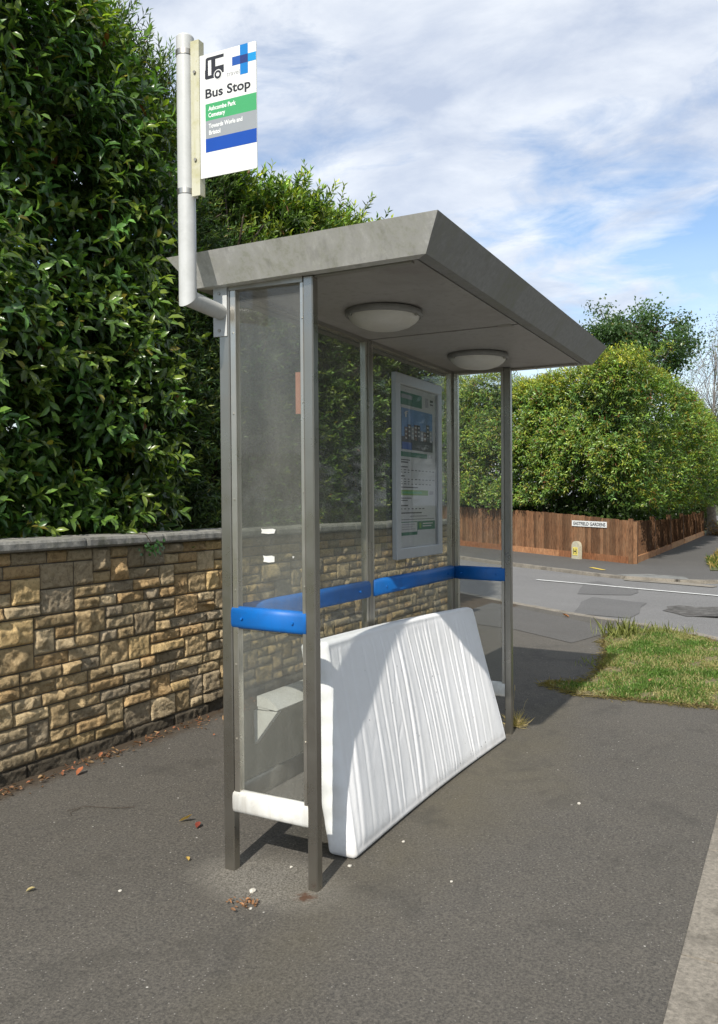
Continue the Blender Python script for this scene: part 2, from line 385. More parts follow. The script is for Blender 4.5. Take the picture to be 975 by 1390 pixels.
def mesh_np(name, V, F, mat=None, parent=None, smooth=False, tint=None, loc=None, MI=None, mats=None):
    V = shear(V)
    if parent is not None:
        base = worldloc(parent); oloc = np.zeros(3)
    elif loc is not None:
        base = shear([loc])[0]; oloc = base
    else: base = np.zeros(3); oloc = base
    V = V-base
    me = bpy.data.meshes.new(name)
    if isinstance(F, np.ndarray):
        n, k = F.shape; me.vertices.add(len(V)); me.vertices.foreach_set('co', V.ravel())
        me.loops.add(n*k); me.loops.foreach_set('vertex_index', F.ravel().astype(np.int32))
        me.polygons.add(n); me.polygons.foreach_set('loop_start', np.arange(0, n*k, k, dtype=np.int32)); me.update(calc_edges=True)
    else:
        me.from_pydata([tuple(v) for v in V], [], [tuple(f) for f in F]); me.update()
    if mats:
        for m in mats: me.materials.append(m)
        if MI is not None and len(mats) > 1: me.polygons.foreach_set('material_index', np.array(MI, dtype=np.int32))
    if mat is not None and not mats: me.materials.append(mat)
    if tint is not None:
        a = me.attributes.new('tint', 'FLOAT_COLOR', 'POINT'); c = np.ones((len(V), 4)); c[:, :3] = tint; a.data.foreach_set('color', c.ravel())
    if smooth: me.polygons.foreach_set('use_smooth', np.ones(len(me.polygons), dtype=bool))
    me.update(); me.validate()
    o = bpy.data.objects.new(name, me); COL.objects.link(o); o.location = oloc
    if parent is not None: o.parent = parent
    return o
def text_geo(s, w, cap, bold=0.0):
    """flat letters scaled to width w and capital height cap: verts (a, b) and faces"""
    cu = bpy.data.curves.new('t', 'FONT'); cu.body = s; cu.size = 1; cu.offset = bold; cu.resolution_u = 3
    o = bpy.data.objects.new('t', cu); COL.objects.link(o); bpy.context.view_layer.update()
    me = o.to_mesh(); V = np.array([v.co[:] for v in me.vertices]); F = [tuple(p.vertices) for p in me.polygons]; o.to_mesh_clear()
    bpy.data.objects.remove(o); bpy.data.curves.remove(cu)
    V = V[:, :2]; V[:, 0] -= V[:, 0].min(); V[:, 0] *= w/V[:, 0].max(); V[:, 1] *= cap/.73
    return V, F

# ------------------------------------------------------------------ ground, roads, pavements
def sheet(name, poly, h, mat, kind='structure', th=None):
    m = MB(); poly3 = [(x, y, h) for x, y in poly]
    if th: m.prism(poly, h-th, h)
    else: m.add(poly3, [tuple(range(len(poly)))])
    o = m.build(name, mat); return tag(o, kind=kind)
def setting():
    sheet('ground', [(-60, -60), (500, -60), (500, 300), (-60, 300)], -.16, MT['ground'])
    sheet('main_road', [(-30, -9), (120, -9), (120, -1.33), (-30, -1.33)], -.13, MT['road'])
    # the side road, cambered down to the main road
    near = [(18.5, 14.5), (12.5, 7.0), (8.75, 2.05), (8.02, 1.02), (7.42, -.10), (7.0, -.78), (6.2, -1.30), (5.0, -1.325)]
    far = [(24.5, 16.5), (18.6, 8.5), (15.05, 3.98), (14.8, 3.4), (13.7, 1.95), (13.42, 1.35), (13.2, .3), (13.6, -.6), (14.8, -1.15), (17, -1.325)]
    m = MB(); A = near; B = far; n = 24
    def samp(P):
        P = np.array(P, float); d = np.r_[0, np.cumsum(np.linalg.norm(np.diff(P, axis=0), axis=1))]; t = np.linspace(0, d[-1], n)
        return np.c_[np.interp(t, d, P[:, 0]), np.interp(t, d, P[:, 1])]
    a = samp(A); b = samp(B)
    hz = lambda y: -.04 if y > -.7 else -.04-.086*min(1, (-.7-y)/.6)
    V = []; k = 6
    for i in range(n):
        for j in range(k+1):
            q = a[i]*(1-j/k)+b[i]*(j/k); V.append((q[0], q[1], hz(q[1])))
    F = [(i*(k+1)+j, i*(k+1)+j+1, (i+1)*(k+1)+j+1, (i+1)*(k+1)+j) for i in range(n-1) for j in range(k)]
    m.add(V, F); tag(m.build('side_road', MT['road']), kind='structure')
    # main pavement (solid slab with a real edge)
    pv = [(-30, -1.20), (5.0, -1.20), (6.12, -1.17), (6.90, -.70), (7.32, -.02), (7.92, 1.08), (8.65, 2.12), (12.4, 7.1), (18.4, 14.6), (14.8, 14.6), (6.6, 3.3), (6.2, 1.95), (-30, 1.95)]
    sheet('pavement', pv, 0.0, MT['pave'])
    # repaired strip with a slightly different tone on the far half of the pavement
    sheet('pavement_repair', [(5.75, .45), (6.9, .20), (7.70, 1.20), (8.4, 2.15), (7.6, 2.15), (6.5, 1.9), (6.3, 1.2)], .004, MT['farpave'])
    # near kerb along both roads
    def kerb(name, P, w, h0, h1, mat, step=.9, side=1):
        P = np.array(P, float); d = np.r_[0, np.cumsum(np.linalg.norm(np.diff(P, axis=0), axis=1))]
        m = MB(); tt = np.arange(0, d[-1]-.05, step)
        for t0 in tt:
            t1 = min(t0+step-.015, d[-1]); q = [np.array([np.interp(t, d, P[:, 0]), np.interp(t, d, P[:, 1])]) for t in (t0, t1)]
            e = q[1]-q[0]; e /= np.linalg.norm(e)+1e-9; nn = np.array([-e[1], e[0]])*side
            p4 = [q[0], q[1], q[1]+nn*w, q[0]+nn*w]
            j = rng.uniform(-.004, .004)
            m.prism([tuple(p) for p in p4], h0, h1+j)
        return tag(m.build(name, mat), kind='structure')
    kerb('main_kerb', [(-8, -1.201), (5.0, -1.201)], .135, -.2, .002, MT['kerb'], .91, -1)
    kerb('corner_kerb', [(5.0, -1.201), (6.12, -1.171), (6.90, -.70), (7.32, -.02), (7.92, 1.08), (8.65, 2.12), (12.4, 7.1), (18.4, 14.6)], .135, -.2, .006, MT['kerb'], .6, -1)
    # far side of the junction
    fp = [(25.0, 16.3), (18.9, 8.3), (15.3, 3.85), (15.05, 3.3), (13.85, 1.8), (13.6, 1.3), (13.42, .25), (13.9, -.45), (14.9, -.98), (17, -1.2), (70, -1.2), (70, 2.2), (17.1, 2.0), (26.5, 14.5)]
    sheet('far_pavement', fp, .0, MT['farpave'])
    kerb('far_kerb', [(25.0, 16.3), (18.9, 8.3), (15.3, 3.85), (15.05, 3.3), (13.85, 1.8), (13.6, 1.3), (13.42, .25), (13.9, -.45), (14.9, -.98), (17, -1.2), (40, -1.2)], .13, -.2, .01, MT['kerb'], .9, -1)
    # dropped-kerb concrete apron of the crossing
    sheet('crossing_apron', [(13.50, 1.32), (13.40, .28), (13.0, -.32), (12.75, -.25), (12.95, .35), (13.15, 1.25)], -.030, MT['kerb'])
    sheet('apron_edge', [(13.85, 1.55), (14.35, 1.0), (14.15, .35), (13.60, .20), (13.5, 1.1)], .006, m_concrete('pale_concrete', (.15, .15, .14), (.26, .26, .245), 30))
    # painted line and road patches
    def strip(name, P, w, h, mat):
        m = MB(); P = np.array(P, float)
        L = []; R = []
        for i, p in enumerate(P):
            e = P[min(i+1, len(P)-1)]-P[max(i-1, 0)]; e /= np.linalg.norm(e); nn = np.array([-e[1], e[0]])*w/2; L.append(p+nn); R.append(p-nn)
        for i in range(len(P)-1): m.add([(*L[i], h), (*L[i+1], h), (*R[i+1], h), (*R[i], h)], [(0, 1, 2, 3)])
        return m.build(name, mat)
    tag(strip('road_line', [(12.32, 2.62), (12.02, 1.5), (11.72, .6), (11.42, -.45), (11.1, -1.6)], .10, -.028, MT['paint_line']), kind='structure')
    tag(sheet('road_patch', [(8.24, 1.02), (8.20, .80), (8.17, .52), (8.16, .31), (8.7, .28), (9.3, .36), (9.90, .37), (9.96, .62), (10.12, .95), (10.20, 1.19), (9.5, 1.20), (8.9, 1.10)], -.034, MT['patch']))
    tag(sheet('road_patch', [(10.5, 1.48), (10.60, 1.10), (10.79, .74), (11.2, .70), (11.62, .76), (12.1, 1.15), (12.75, 1.62), (12.4, 1.74), (12.0, 1.72), (11.3, 1.62)], -.034, MT['patch']))
    tag(sheet('road_patch', [(8.72, -.28), (8.95, -.12), (9.15, .06), (9.4, .02), (9.65, .07), (9.86, -.06), (9.80, -.3), (10.02, -.6), (10.08, -.9), (9.7, -1.0), (9.2, -1.08), (9.0, -.75)], -.034, m_concrete('broken_surface', (.05, .045, .04), (.17, .165, .155), 9)))
    tag(strip('yellow_marking', [(15.22, 2.28), (14.72, 1.92)], .10, .010, MT['paint_yellow']), kind='structure')
    # far verge, cross road and grass in the distance
    sheet('far_verge', [(15.9, .05), (18.5, .30), (40, .4), (70, .4), (70, -1.15), (18, -1.15), (16.3, -.6)], .012, MT['ground'])
    sheet('distant_grass', [(50, .4), (59, .4), (59, 26), (50, 26)], .02, m_leafless('distant_grass_field', (.16, .22, .06)))
    sheet('distant_road', [(60.5, -8), (84, -8), (84, 40), (60.5, 40)], .03, MT['road'])
def m_leafless(name, c):
    t = NT(name); n = t.noise(2, 5); t.set(t.mix(n, tuple(q*.7 for q in c), tuple(q*1.3 for q in c)), .9); return t.m
setting()

# ------------------------------------------------------------------ stone wall
def fbm2(u, v, seed, octv=4):
    r = np.random.default_rng(seed); out = np.zeros_like(u); a = 1.0; fr = 1.0
    for o in range(octv):
        for _ in range(3):
            th = r.uniform(0, 6.28); k = fr*r.uniform(.7, 1.3); out += a*np.sin(k*(u*math.cos(th)+v*math.sin(th))+r.uniform(0, 6.28))
        a *= .55; fr *= 2.05
    return out/3
def stone_wall():
    W = thing('stone_wall', (2.5, 1.97, 0), 'low garden wall of split honey-coloured stone blocks with concrete coping behind the shelter', 'wall')
    X0, X1 = -1.6, 6.25; u = .066; rows = 16; cu = .045; cols = int((X1-X0)/cu); hb = .065
    occ = np.zeros((rows, cols), bool); blocks = []
    R = random.Random(11)
    for r in range(rows):
        c = 0
        while c < cols:
            if occ[r, c]: c += 1; continue
            run = 0
            while c+run < cols and not occ[r, c+run]: run += 1
            w = R.choice([3, 3, 4, 4, 5, 5, 6]); 
            if run-w < 3: w = run if run <= 7 else run-3
            hgt = 2 if (R.random() < .30 and r+1 < rows and w <= 5) else 1
            if hgt == 2 and occ[r+1, c:c+w].any(): hgt = 1
            occ[r:r+hgt, c:c+w] = True; blocks.append((c, r, w, hgt)); c += w
    V = []; F = []; T = []; n = 0; YF = 1.885; rr = np.random.default_rng(5)
    pal = [(.50, .37, .20), (.56, .43, .245), (.43, .32, .175), (.36, .285, .18), (.52, .41, .25), (.38, .31, .21), (.58, .42, .205), (.48, .33, .165)]
    def block(x0, x1, z0, z1, proud, seed, tint):
        nonlocal n
        near = x0 < 2.4; res = .0075 if near else .016
        nx = max(4, int((x1-x0)/res)); nz = max(4, int((z1-z0)/res))
        U, Z = np.meshgrid(np.linspace(0, 1, nx+1), np.linspace(0, 1, nz+1))
        ux = U*(x1-x0); uz = Z*(z1-z0)
        q = np.random.default_rng(seed); h = np.full_like(U, proud+q.uniform(.0, .016))
        for k in range(9):
            cx, cz = q.uniform(0, x1-x0), q.uniform(0, z1-z0); ang = q.uniform(0, 6.28); g = q.uniform(.25, 1.1)
            h = np.minimum(h, proud*q.uniform(.45, 1.1)+g*((ux-cx)*math.cos(ang)+(uz-cz)*math.sin(ang))+.012)
        h = np.maximum(h, .006+.012*q.random()) + .0034*fbm2(ux*75, uz*95, seed+1, 4)
        ed = np.minimum(np.minimum(ux, x1-x0-ux), np.minimum(uz, z1-z0-uz)); m = np.clip(ed/.010, 0, 1); m = m*m*(3-2*m)
        h = .004+(np.maximum(h, .003)-.004)*m
        jx = .0035*fbm2(ux*40, uz*40, seed+2, 2)*(m)
        v = np.c_[(x0+ux+jx).ravel(), (YF-h).ravel(), (z0+uz).ravel()]
        # returned rim so that each block has sides
        i = np.arange((nx+1)*(nz+1)).reshape(nz+1, nx+1)
        f = np.stack([i[:-1, :-1], i[:-1, 1:], i[1:, 1:], i[1:, :-1]], -1).reshape(-1, 4)
        rim = np.r_[i[0, :], i[1:, -1], i[-1, -2::-1], i[-2:0:-1, 0]]
        rv = v[rim].copy(); rv[:, 1] = YF+.006; k0 = len(v); nr = len(rim)
        f2 = np.array([(rim[(k+1) % nr], rim[k], k0+k, k0+(k+1) % nr) for k in range(nr)])
        v = np.r_[v, rv]; V.append(v); F.append(np.r_[f, f2]+n); n += len(v)
        T.append(np.tile(tint, (len(v), 1)))
    for k, (c, r, w, hg) in enumerate(blocks):
        x0, x1 = X0+c*cu+.004, X0+(c+w)*cu-.004; z0, z1 = hb+r*u+.0035, hb+(r+hg)*u-.0035
        t = np.array(pal[rr.integers(len(pal))])*rr.uniform(1.0, 1.42)
        block(x0, x1, z0, z1, rr.uniform(.026, .046)*(1.15 if hg == 2 else 1), 100+k*7, t)
    x = X0; k = 0
    while x < X1:     # projecting plinth course
        w = rr.uniform(.3, .5); 
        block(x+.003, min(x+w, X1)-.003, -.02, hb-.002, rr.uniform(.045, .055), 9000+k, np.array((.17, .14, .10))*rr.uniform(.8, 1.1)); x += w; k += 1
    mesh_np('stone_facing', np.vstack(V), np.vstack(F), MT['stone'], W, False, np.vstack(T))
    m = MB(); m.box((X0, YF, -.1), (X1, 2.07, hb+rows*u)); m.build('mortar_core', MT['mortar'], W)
    # return of the wall along the side road
    m = MB(); e = np.array([.61, .79]); nn = np.array([.79, -.61]); p = np.array([X1-.03, YF+.02]); q = p+e*9
    m.prism([tuple(p), tuple(q), tuple(q-nn*.2), tuple(p-nn*.2)], -.1, hb+rows*u); m.build('return_wall', MT['stone'], W, tint=True)
    # coping slabs
    m = MB(); zt = hb+rows*u; x = X0-.12; k = 0
    while x < X1+.02:
        w = [.62, .60, .64, .61][k % 4]; j = rr.uniform(-.006, .006); nx, ny, nz = 34, 10, 4
        x1 = min(x+w-.006, X1+.03); g = []
        # rough-edged slab from a gridded box
        vv = []; ff = []; idx = {}
        def pt(a, b, c):
            key = (a, b, c)
            if key not in idx:
                fx, fy, fz = a/nx, b/ny, c/nz
                X = x+(x1-x)*fx; Y = 1.832+j+(2.11-1.832)*fy; Z = zt+.002+(.056+j*.5)*fz
                e1 = .0008*math.sin(X*31+Z*40+k)+.0006*math.sin(X*73+1.7*k)
                if b == 0: Y += e1*2+(.007 if c in (0, nz) else 0)+max(0, math.sin(X*9.3+k*2.1)-.86)*.06*(c == 0)
                if c == nz: Z += e1*.6
                if c == 0 and b == 0: Z += .004+abs(e1)
                if (a in (0, nx)) and b == 0: Y += .006
                idx[key] = len(vv); vv.append((X, Y, Z))
            return idx[key]
        for a in range(nx):
            for b in range(ny): ff.append((pt(a, b, nz), pt(a+1, b, nz), pt(a+1, b+1, nz), pt(a, b+1, nz))); ff.append((pt(a, b, 0), pt(a, b+1, 0), pt(a+1, b+1, 0), pt(a+1, b, 0)))
            for c in range(nz): ff.append((pt(a, 0, c), pt(a+1, 0, c), pt(a+1, 0, c+1), pt(a, 0, c+1))); ff.append((pt(a, ny, c), pt(a, ny, c+1), pt(a+1, ny, c+1), pt(a+1, ny, c)))
        for b in range(ny):
            for c in range(nz): ff.append((pt(0, b, c), pt(0, b, c+1), pt(0, b+1, c+1), pt(0, b+1, c))); ff.append((pt(nx, b, c), pt(nx, b+1, c), pt(nx, b+1, c+1), pt(nx, b, c+1)))
        m.add(vv, ff); x += w; k += 1
    m.build('coping', MT['coping'], W)
stone_wall()

# ------------------------------------------------------------------ the shelter
A = .04; WD = .361; LN = 2.316; HR = 2.2085
def rnd_bar(m, axis, p0, p1, hh, tt, n=14, mat=None):
    """bar with a rounded (superelliptic) section; axis 'x' runs along x, 'y' along y. p = (x,y,z) centre ends"""
    V = []; 
    for p in (p0, p1):
        for k in range(n):
            a = 2*math.pi*k/n; c, s_ = math.cos(a), math.sin(a)
            o = tt*np.sign(c)*abs(c)**.75; z = hh*np.sign(s_)*abs(s_)**.55
            V.append((p[0]+(o if axis == 'y' else 0), p[1]+(o if axis == 'x' else 0), p[2]+z))
    F = [(k, (k+1) % n, (k+1) % n+n, k+n) for k in range(n)]+[tuple(range(n))[::-1], tuple(range(n, 2*n))]
    m.add(V, F, mat)
def shelter():
    T = thing('bus_shelter', (0, 0, 0), 'grey steel and glass bus shelter with blue rails and flat overhanging roof on the pavement', 'bus shelter')
    # posts
    P = [(0, 0, A, A), (0, WD, A, WD+A*1.15), (1.158, WD, 1.198, WD+A), (LN, WD, LN+A, WD+A), (LN, 0, LN+A, A)]
    for (x0, y0, x1, y1) in P:
        m = MB(); m.box((x0, y0, -.06), (x1, y1, HR-.012), bev=.004); m.build('post', MT['steel'], T)
    # glazing: ends and back
    def pane(axis, c, a0, a1, z0, z1, mat):
        m = MB()
        if axis == 'x': m.box((c-.003, a0, z0), (c+.003, a1, z1))
        else: m.box((a0, c-.003, z0), (a1, c+.003, z1))
        return m.build('glass_pane', mat, T)
    zt = HR-.03
    p1 = pane('x', .022, A+.002, WD-.002, .31, zt, MT['glass'])
    p2 = pane('y', .382, A+.002, 1.156, .31, zt, MT['glass2'])
    p3 = pane('y', .382, 1.20, LN-.002, .31, zt, MT['glass2'])
    p4 = pane('x', LN+.02, A+.002, WD-.002, .31, zt, MT['glass'])
    # beads holding the glass, with screws
    def bead(x0, y0, x1, y1, z0=.30, z1=HR-.03, scr=None):
        m = MB(); m.box((x0, y0, z0), (x1, y1, z1), bev=.002)
        bd = m.build('glazing_bead', MT['bead'], T)
        if scr:
            for z in (.50, .78, 1.06, 1.40, 1.72, 2.02):
                m = MB(); m.tube([(scr[0]-.0002, scr[1], z+scr[2]), (scr[0]-.003, scr[1], z+scr[2])], .0042, 8); m.build('screw', MT['bead'], bd)
    bead(.004, WD-.026, .036, WD-.0015, scr=(.004, WD-.013, 0)); bead(.004, A+.0015, .036, A+.016, scr=(.004, A+.008, .03))
    bead(LN+.004, WD-.026, LN+.036, WD-.0015); bead(LN+.004, A+.0015, LN+.036, A+.02)
    for (a, b) in ((A+.0015, A+.022), (1.136, 1.1565), (1.1995, 1.22), (LN-.022, LN-.0015)): bead(a, .366, b, .398)
    # top channels under the roof
    for a, b in (((-.002, A+.001, HR-.032), (.042, WD-.001, HR-.008)), ((LN-.002, A+.001, HR-.032), (LN+.042, WD-.001, HR-.008)), ((A+.001, WD, HR-.032), (1.157, WD+A, HR-.008)), ((1.199, WD, HR-.032), (LN-.001, WD+A, HR-.008))):
        m = MB(); m.box(a, b); m.build('head_channel', MT['steel_dark'], T)
    # white kick plates
    def kick(ax, p0, p1, mt=None):
        m = MB(); rnd_bar(m, ax, p0, p1, .043, .024 if ax == 'y' else .012, 18); m.build('kick_plate', mt or MT['white'], T, True)
    zc = .263
    kick('y', (.020, A-.004, zc), (.020, WD+.003, zc)); kick('y', (LN+.02, A+.002, zc), (LN+.02, WD-.002, zc))
    kick('x', (A+.002, .382, zc), (1.156, .382, zc), MT['steel_dark']); kick('x', (1.20, .382, zc), (LN-.002, .382, zc), MT['steel_dark'])  # back pair: shade there put into the colour by a darker metal
    # blue hand rails
    zb = .958
    for ax, a, b in (('y', (.020, A+.002, zb), (.020, WD+.002, zb)), ('y', (LN+.018, A-.002, zb), (LN+.018, WD, zb)), ('x', (A+.003, .374, zb), (1.150, .374, zb)), ('x', (1.204, .374, zb), (LN-.012, .374, zb))):
        m = MB(); rnd_bar(m, ax, a, b, .042, .023, 20); r = m.build('hand_rail', MT['blue'], T, True)
        d = np.array(b)-np.array(a); L = np.linalg.norm(d); d /= L
        for t in ((.12, L-.12) if ax == 'x' else (.05, L-.05)):
            q = np.array(a)+d*t; o = np.array([0, -.029, 0]) if ax == 'x' else np.array([-.029, 0, 0]); m = MB(); m.tube([q+o*.8, q+o*1.04], .005, 8); m.build('screw', MT['blue'], r)
    # grime line and torn paper stuck to the near pane
    for (ya, yb, za, zb_, sk) in ((.174, .238, 1.275, 1.295, .2), (.180, .230, 1.170, 1.196, -.35), (.094, .104, 1.190, 1.199, 0)):
        m = MB(); xs = .0175; c = np.array([(ya, zb_-.003), (ya+.012, zb_), (yb-.01, zb_-.003), (yb, zb_-.001), (yb-.004, (za+zb_)/2), (yb-.001, za+.002), ((ya+yb)/2, za), (ya+.004+sk*.01, za+.003)])
        k = len(c); V = [(xs, a, b) for a, b in c]+[(xs-.0006, a, b) for a, b in c]
        m.add(V, [tuple(range(k)), tuple(range(k, 2*k))[::-1]]+[(i, (i+1) % k, (i+1) % k+k, i+k) for i in range(k)]); m.build('torn_sticker', MT['paper'], p1)
    m = MB(); m.box((.0258, .046, 1.712), (.0266, .089, 1.862)); m.build('sticker', plain('terracotta_sticker', (.30, .13, .08), .7), p1)
    # perch seat along the back
    prof = [(.355, .592), (.355, .632), (.335, .634), (.312, .630), (.290, .620), (.272, .606), (.256, .590), (.262, .584)]
    m = MB(); n = len(prof); V = [(x, y, z) for x in (.15, 2.18) for y, z in prof]
    m.add(V, [tuple(range(n)), tuple(range(n, 2*n))[::-1]]+[(i, i+n, (i+1) % n+n, (i+1) % n) for i in range(n)]); m.build('perch_seat', MT['seat'], T)
    for x0 in (.152, 1.14, 2.15):
        m = MB(); q = [(.3685, .575), (.262, .580), (.3685, .440)]; n = 3
        V = [(x, y, z) for x in (x0, x0+.03) for y, z in q]; m.add(V, [(0, 1, 2), (5, 4, 3)]+[(i, i+3, (i+1) % 3+3, (i+1) % 3) for i in range(3)])
        m.box((x0+.001, .3, .581), (x0+.029, .352, .591)); m.build('seat_bracket', MT['seat'], T)
    # roof: inverted tray fascia
    oE, oF, RL, RW, RH, i1, ty = .1121, .5207, 2.652, 1.081, .108, .0712, -.0216
    x0, x1, y0, y1 = -oE, RL-oE, -oF, RW-oF
    zz = lambda y, z: z+ty*(y+oF)
    rings = [((0, RH)), ((i1, 0)), ((i1+.045, .0)), ((i1+.045, .03)), ((.012, RH))]
    V = []; 
    for (i, h) in rings:
        for (x, y) in ((x0+i, y0+i), (x1-i, y0+i), (x1-i, y1-i), (x0+i, y1-i)): V.append((x, y, zz(y, HR+h)))
    F = []; 
    for r in range(len(rings)):
        r2 = (r+1) % len(rings)
        for k in range(4): F.append((r*4+k, r2*4+k, r2*4+(k+1) % 4, r*4+(k+1) % 4))
    for k, (nm, mt) in enumerate((('front_fascia', MT['roof_shaded_grimy']), ('end_fascia', MT['roof']), ('back_fascia', MT['roof_shaded_grimy']), ('end_fascia', MT['roof']))):
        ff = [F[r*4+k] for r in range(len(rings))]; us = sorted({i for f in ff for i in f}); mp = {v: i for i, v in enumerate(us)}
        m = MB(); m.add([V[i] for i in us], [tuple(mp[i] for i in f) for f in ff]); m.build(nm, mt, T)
    m = MB()
    for k in range(4):     # pressed edge trims at top of fascia
        pass
    i = .016; c4 = [(x0+i, y0+i), (x1-i, y0+i), (x1-i, y1-i), (x0+i, y1-i)]
    m.add([(x, y, zz(y, HR+RH-.006)) for x, y in c4]+[(x, y, zz(y, HR+RH-.010)) for x, y in c4], [(0, 1, 2, 3), (7, 6, 5, 4)]); m.build('roof_sheet', MT['roof'], T)
    # soffit panels with open joints
    j = i1+.055; cuts = [x0+j, 1.178, x1-j]
    for k in range(2):
        m = MB(); a, b = cuts[k]+.011, cuts[k+1]-.011
        c = [(a, y0+j+.004), (b, y0+j+.004), (b, y1-j-.004), (a, y1-j-.004)]
        m.add([(x, y, zz(y, HR+.004)) for x, y in c]+[(x, y, zz(y, HR+.010)) for x, y in c], [(3, 2, 1, 0), (4, 5, 6, 7)]+[(q, (q+1) % 4, (q+1) % 4+4, q+4) for q in range(4)])
        m.build('soffit_panel', MT['soffit'], T)
    m = MB(); m.box((x0+j-.002, y0+j-.002, HR-.01), (x1-j+.002, y1-j+.002, HR+.0025)) if False else None
    c = [(x0+j, y0+j), (x1-j, y0+j), (x1-j, y1-j), (x0+j, y1-j)]
    m.add([(x, y, zz(y, HR+.018)) for x, y in c], [(3, 2, 1, 0)]); m.build('roof_void', MT['void_dark'], T)  # near-black sheet puts the darkness of the open joints into its colour
    for xx in (x0+j+.001, x1-j-.026):
        m = MB(); V = [(xx+dx, y, zz(y, HR+dz)) for dx in (0, .025) for y in (y0+j+.02, y1-j-.02) for dz in (-.004, .0035)]
        m.add(V, [(0, 1, 3, 2), (4, 6, 7, 5), (0, 4, 5, 1), (2, 3, 7, 6), (0, 2, 6, 4), (1, 5, 7, 3)]); m.build('soffit_trim', MT['steel_dark'], T)
    m = MB(); m.box((1.15, y0+j+.03, HR-.001), (1.205, y0+j+.10, HR+.0035)); m.build('soffit_latch', MT['steel_dark'], T)
    # round bulkhead lights
    for cx in (.645, 1.83):
        cy = .03; cz = zz(cy, HR+.003); n = 40
        def lathe(pr, mat, name, parent):
            m = MB(); V = []
            for (r, z) in pr:
                for k in range(n): a = 2*math.pi*k/n; V.append((cx+r*math.cos(a), cy+r*math.sin(a), cz+z))
            F = [(q*n+k, q*n+(k+1) % n, (q+1)*n+(k+1) % n, (q+1)*n+k) for q in range(len(pr)-1) for k in range(n)]; F.append(tuple(range((len(pr)-1)*n, len(pr)*n)))
            m.add(V, F); return m.build(name, mat, parent, True)
        b = lathe([(.158, .0), (.164, -.004), (.165, -.020), (.160, -.026), (.152, -.027), (.150, -.020)], MT['lamp_base'], 'ceiling_light', T)
        lathe([(.151, -.023), (.148, -.032), (.136, -.046), (.112, -.062), (.08, -.073), (.04, -.079), (.01, -.080)], MT['lens'], 'lens', b)
        for k in range(3):
            a = 2.1*k+.4; m = MB(); m.tube([(cx+.156*math.cos(a), cy+.156*math.sin(a), cz-.024), (cx+.156*math.cos(a), cy+.156*math.sin(a), cz-.034)], .006, 8); m.build('clip', MT['steel_dark'], b)
    return T
SH = shelter()

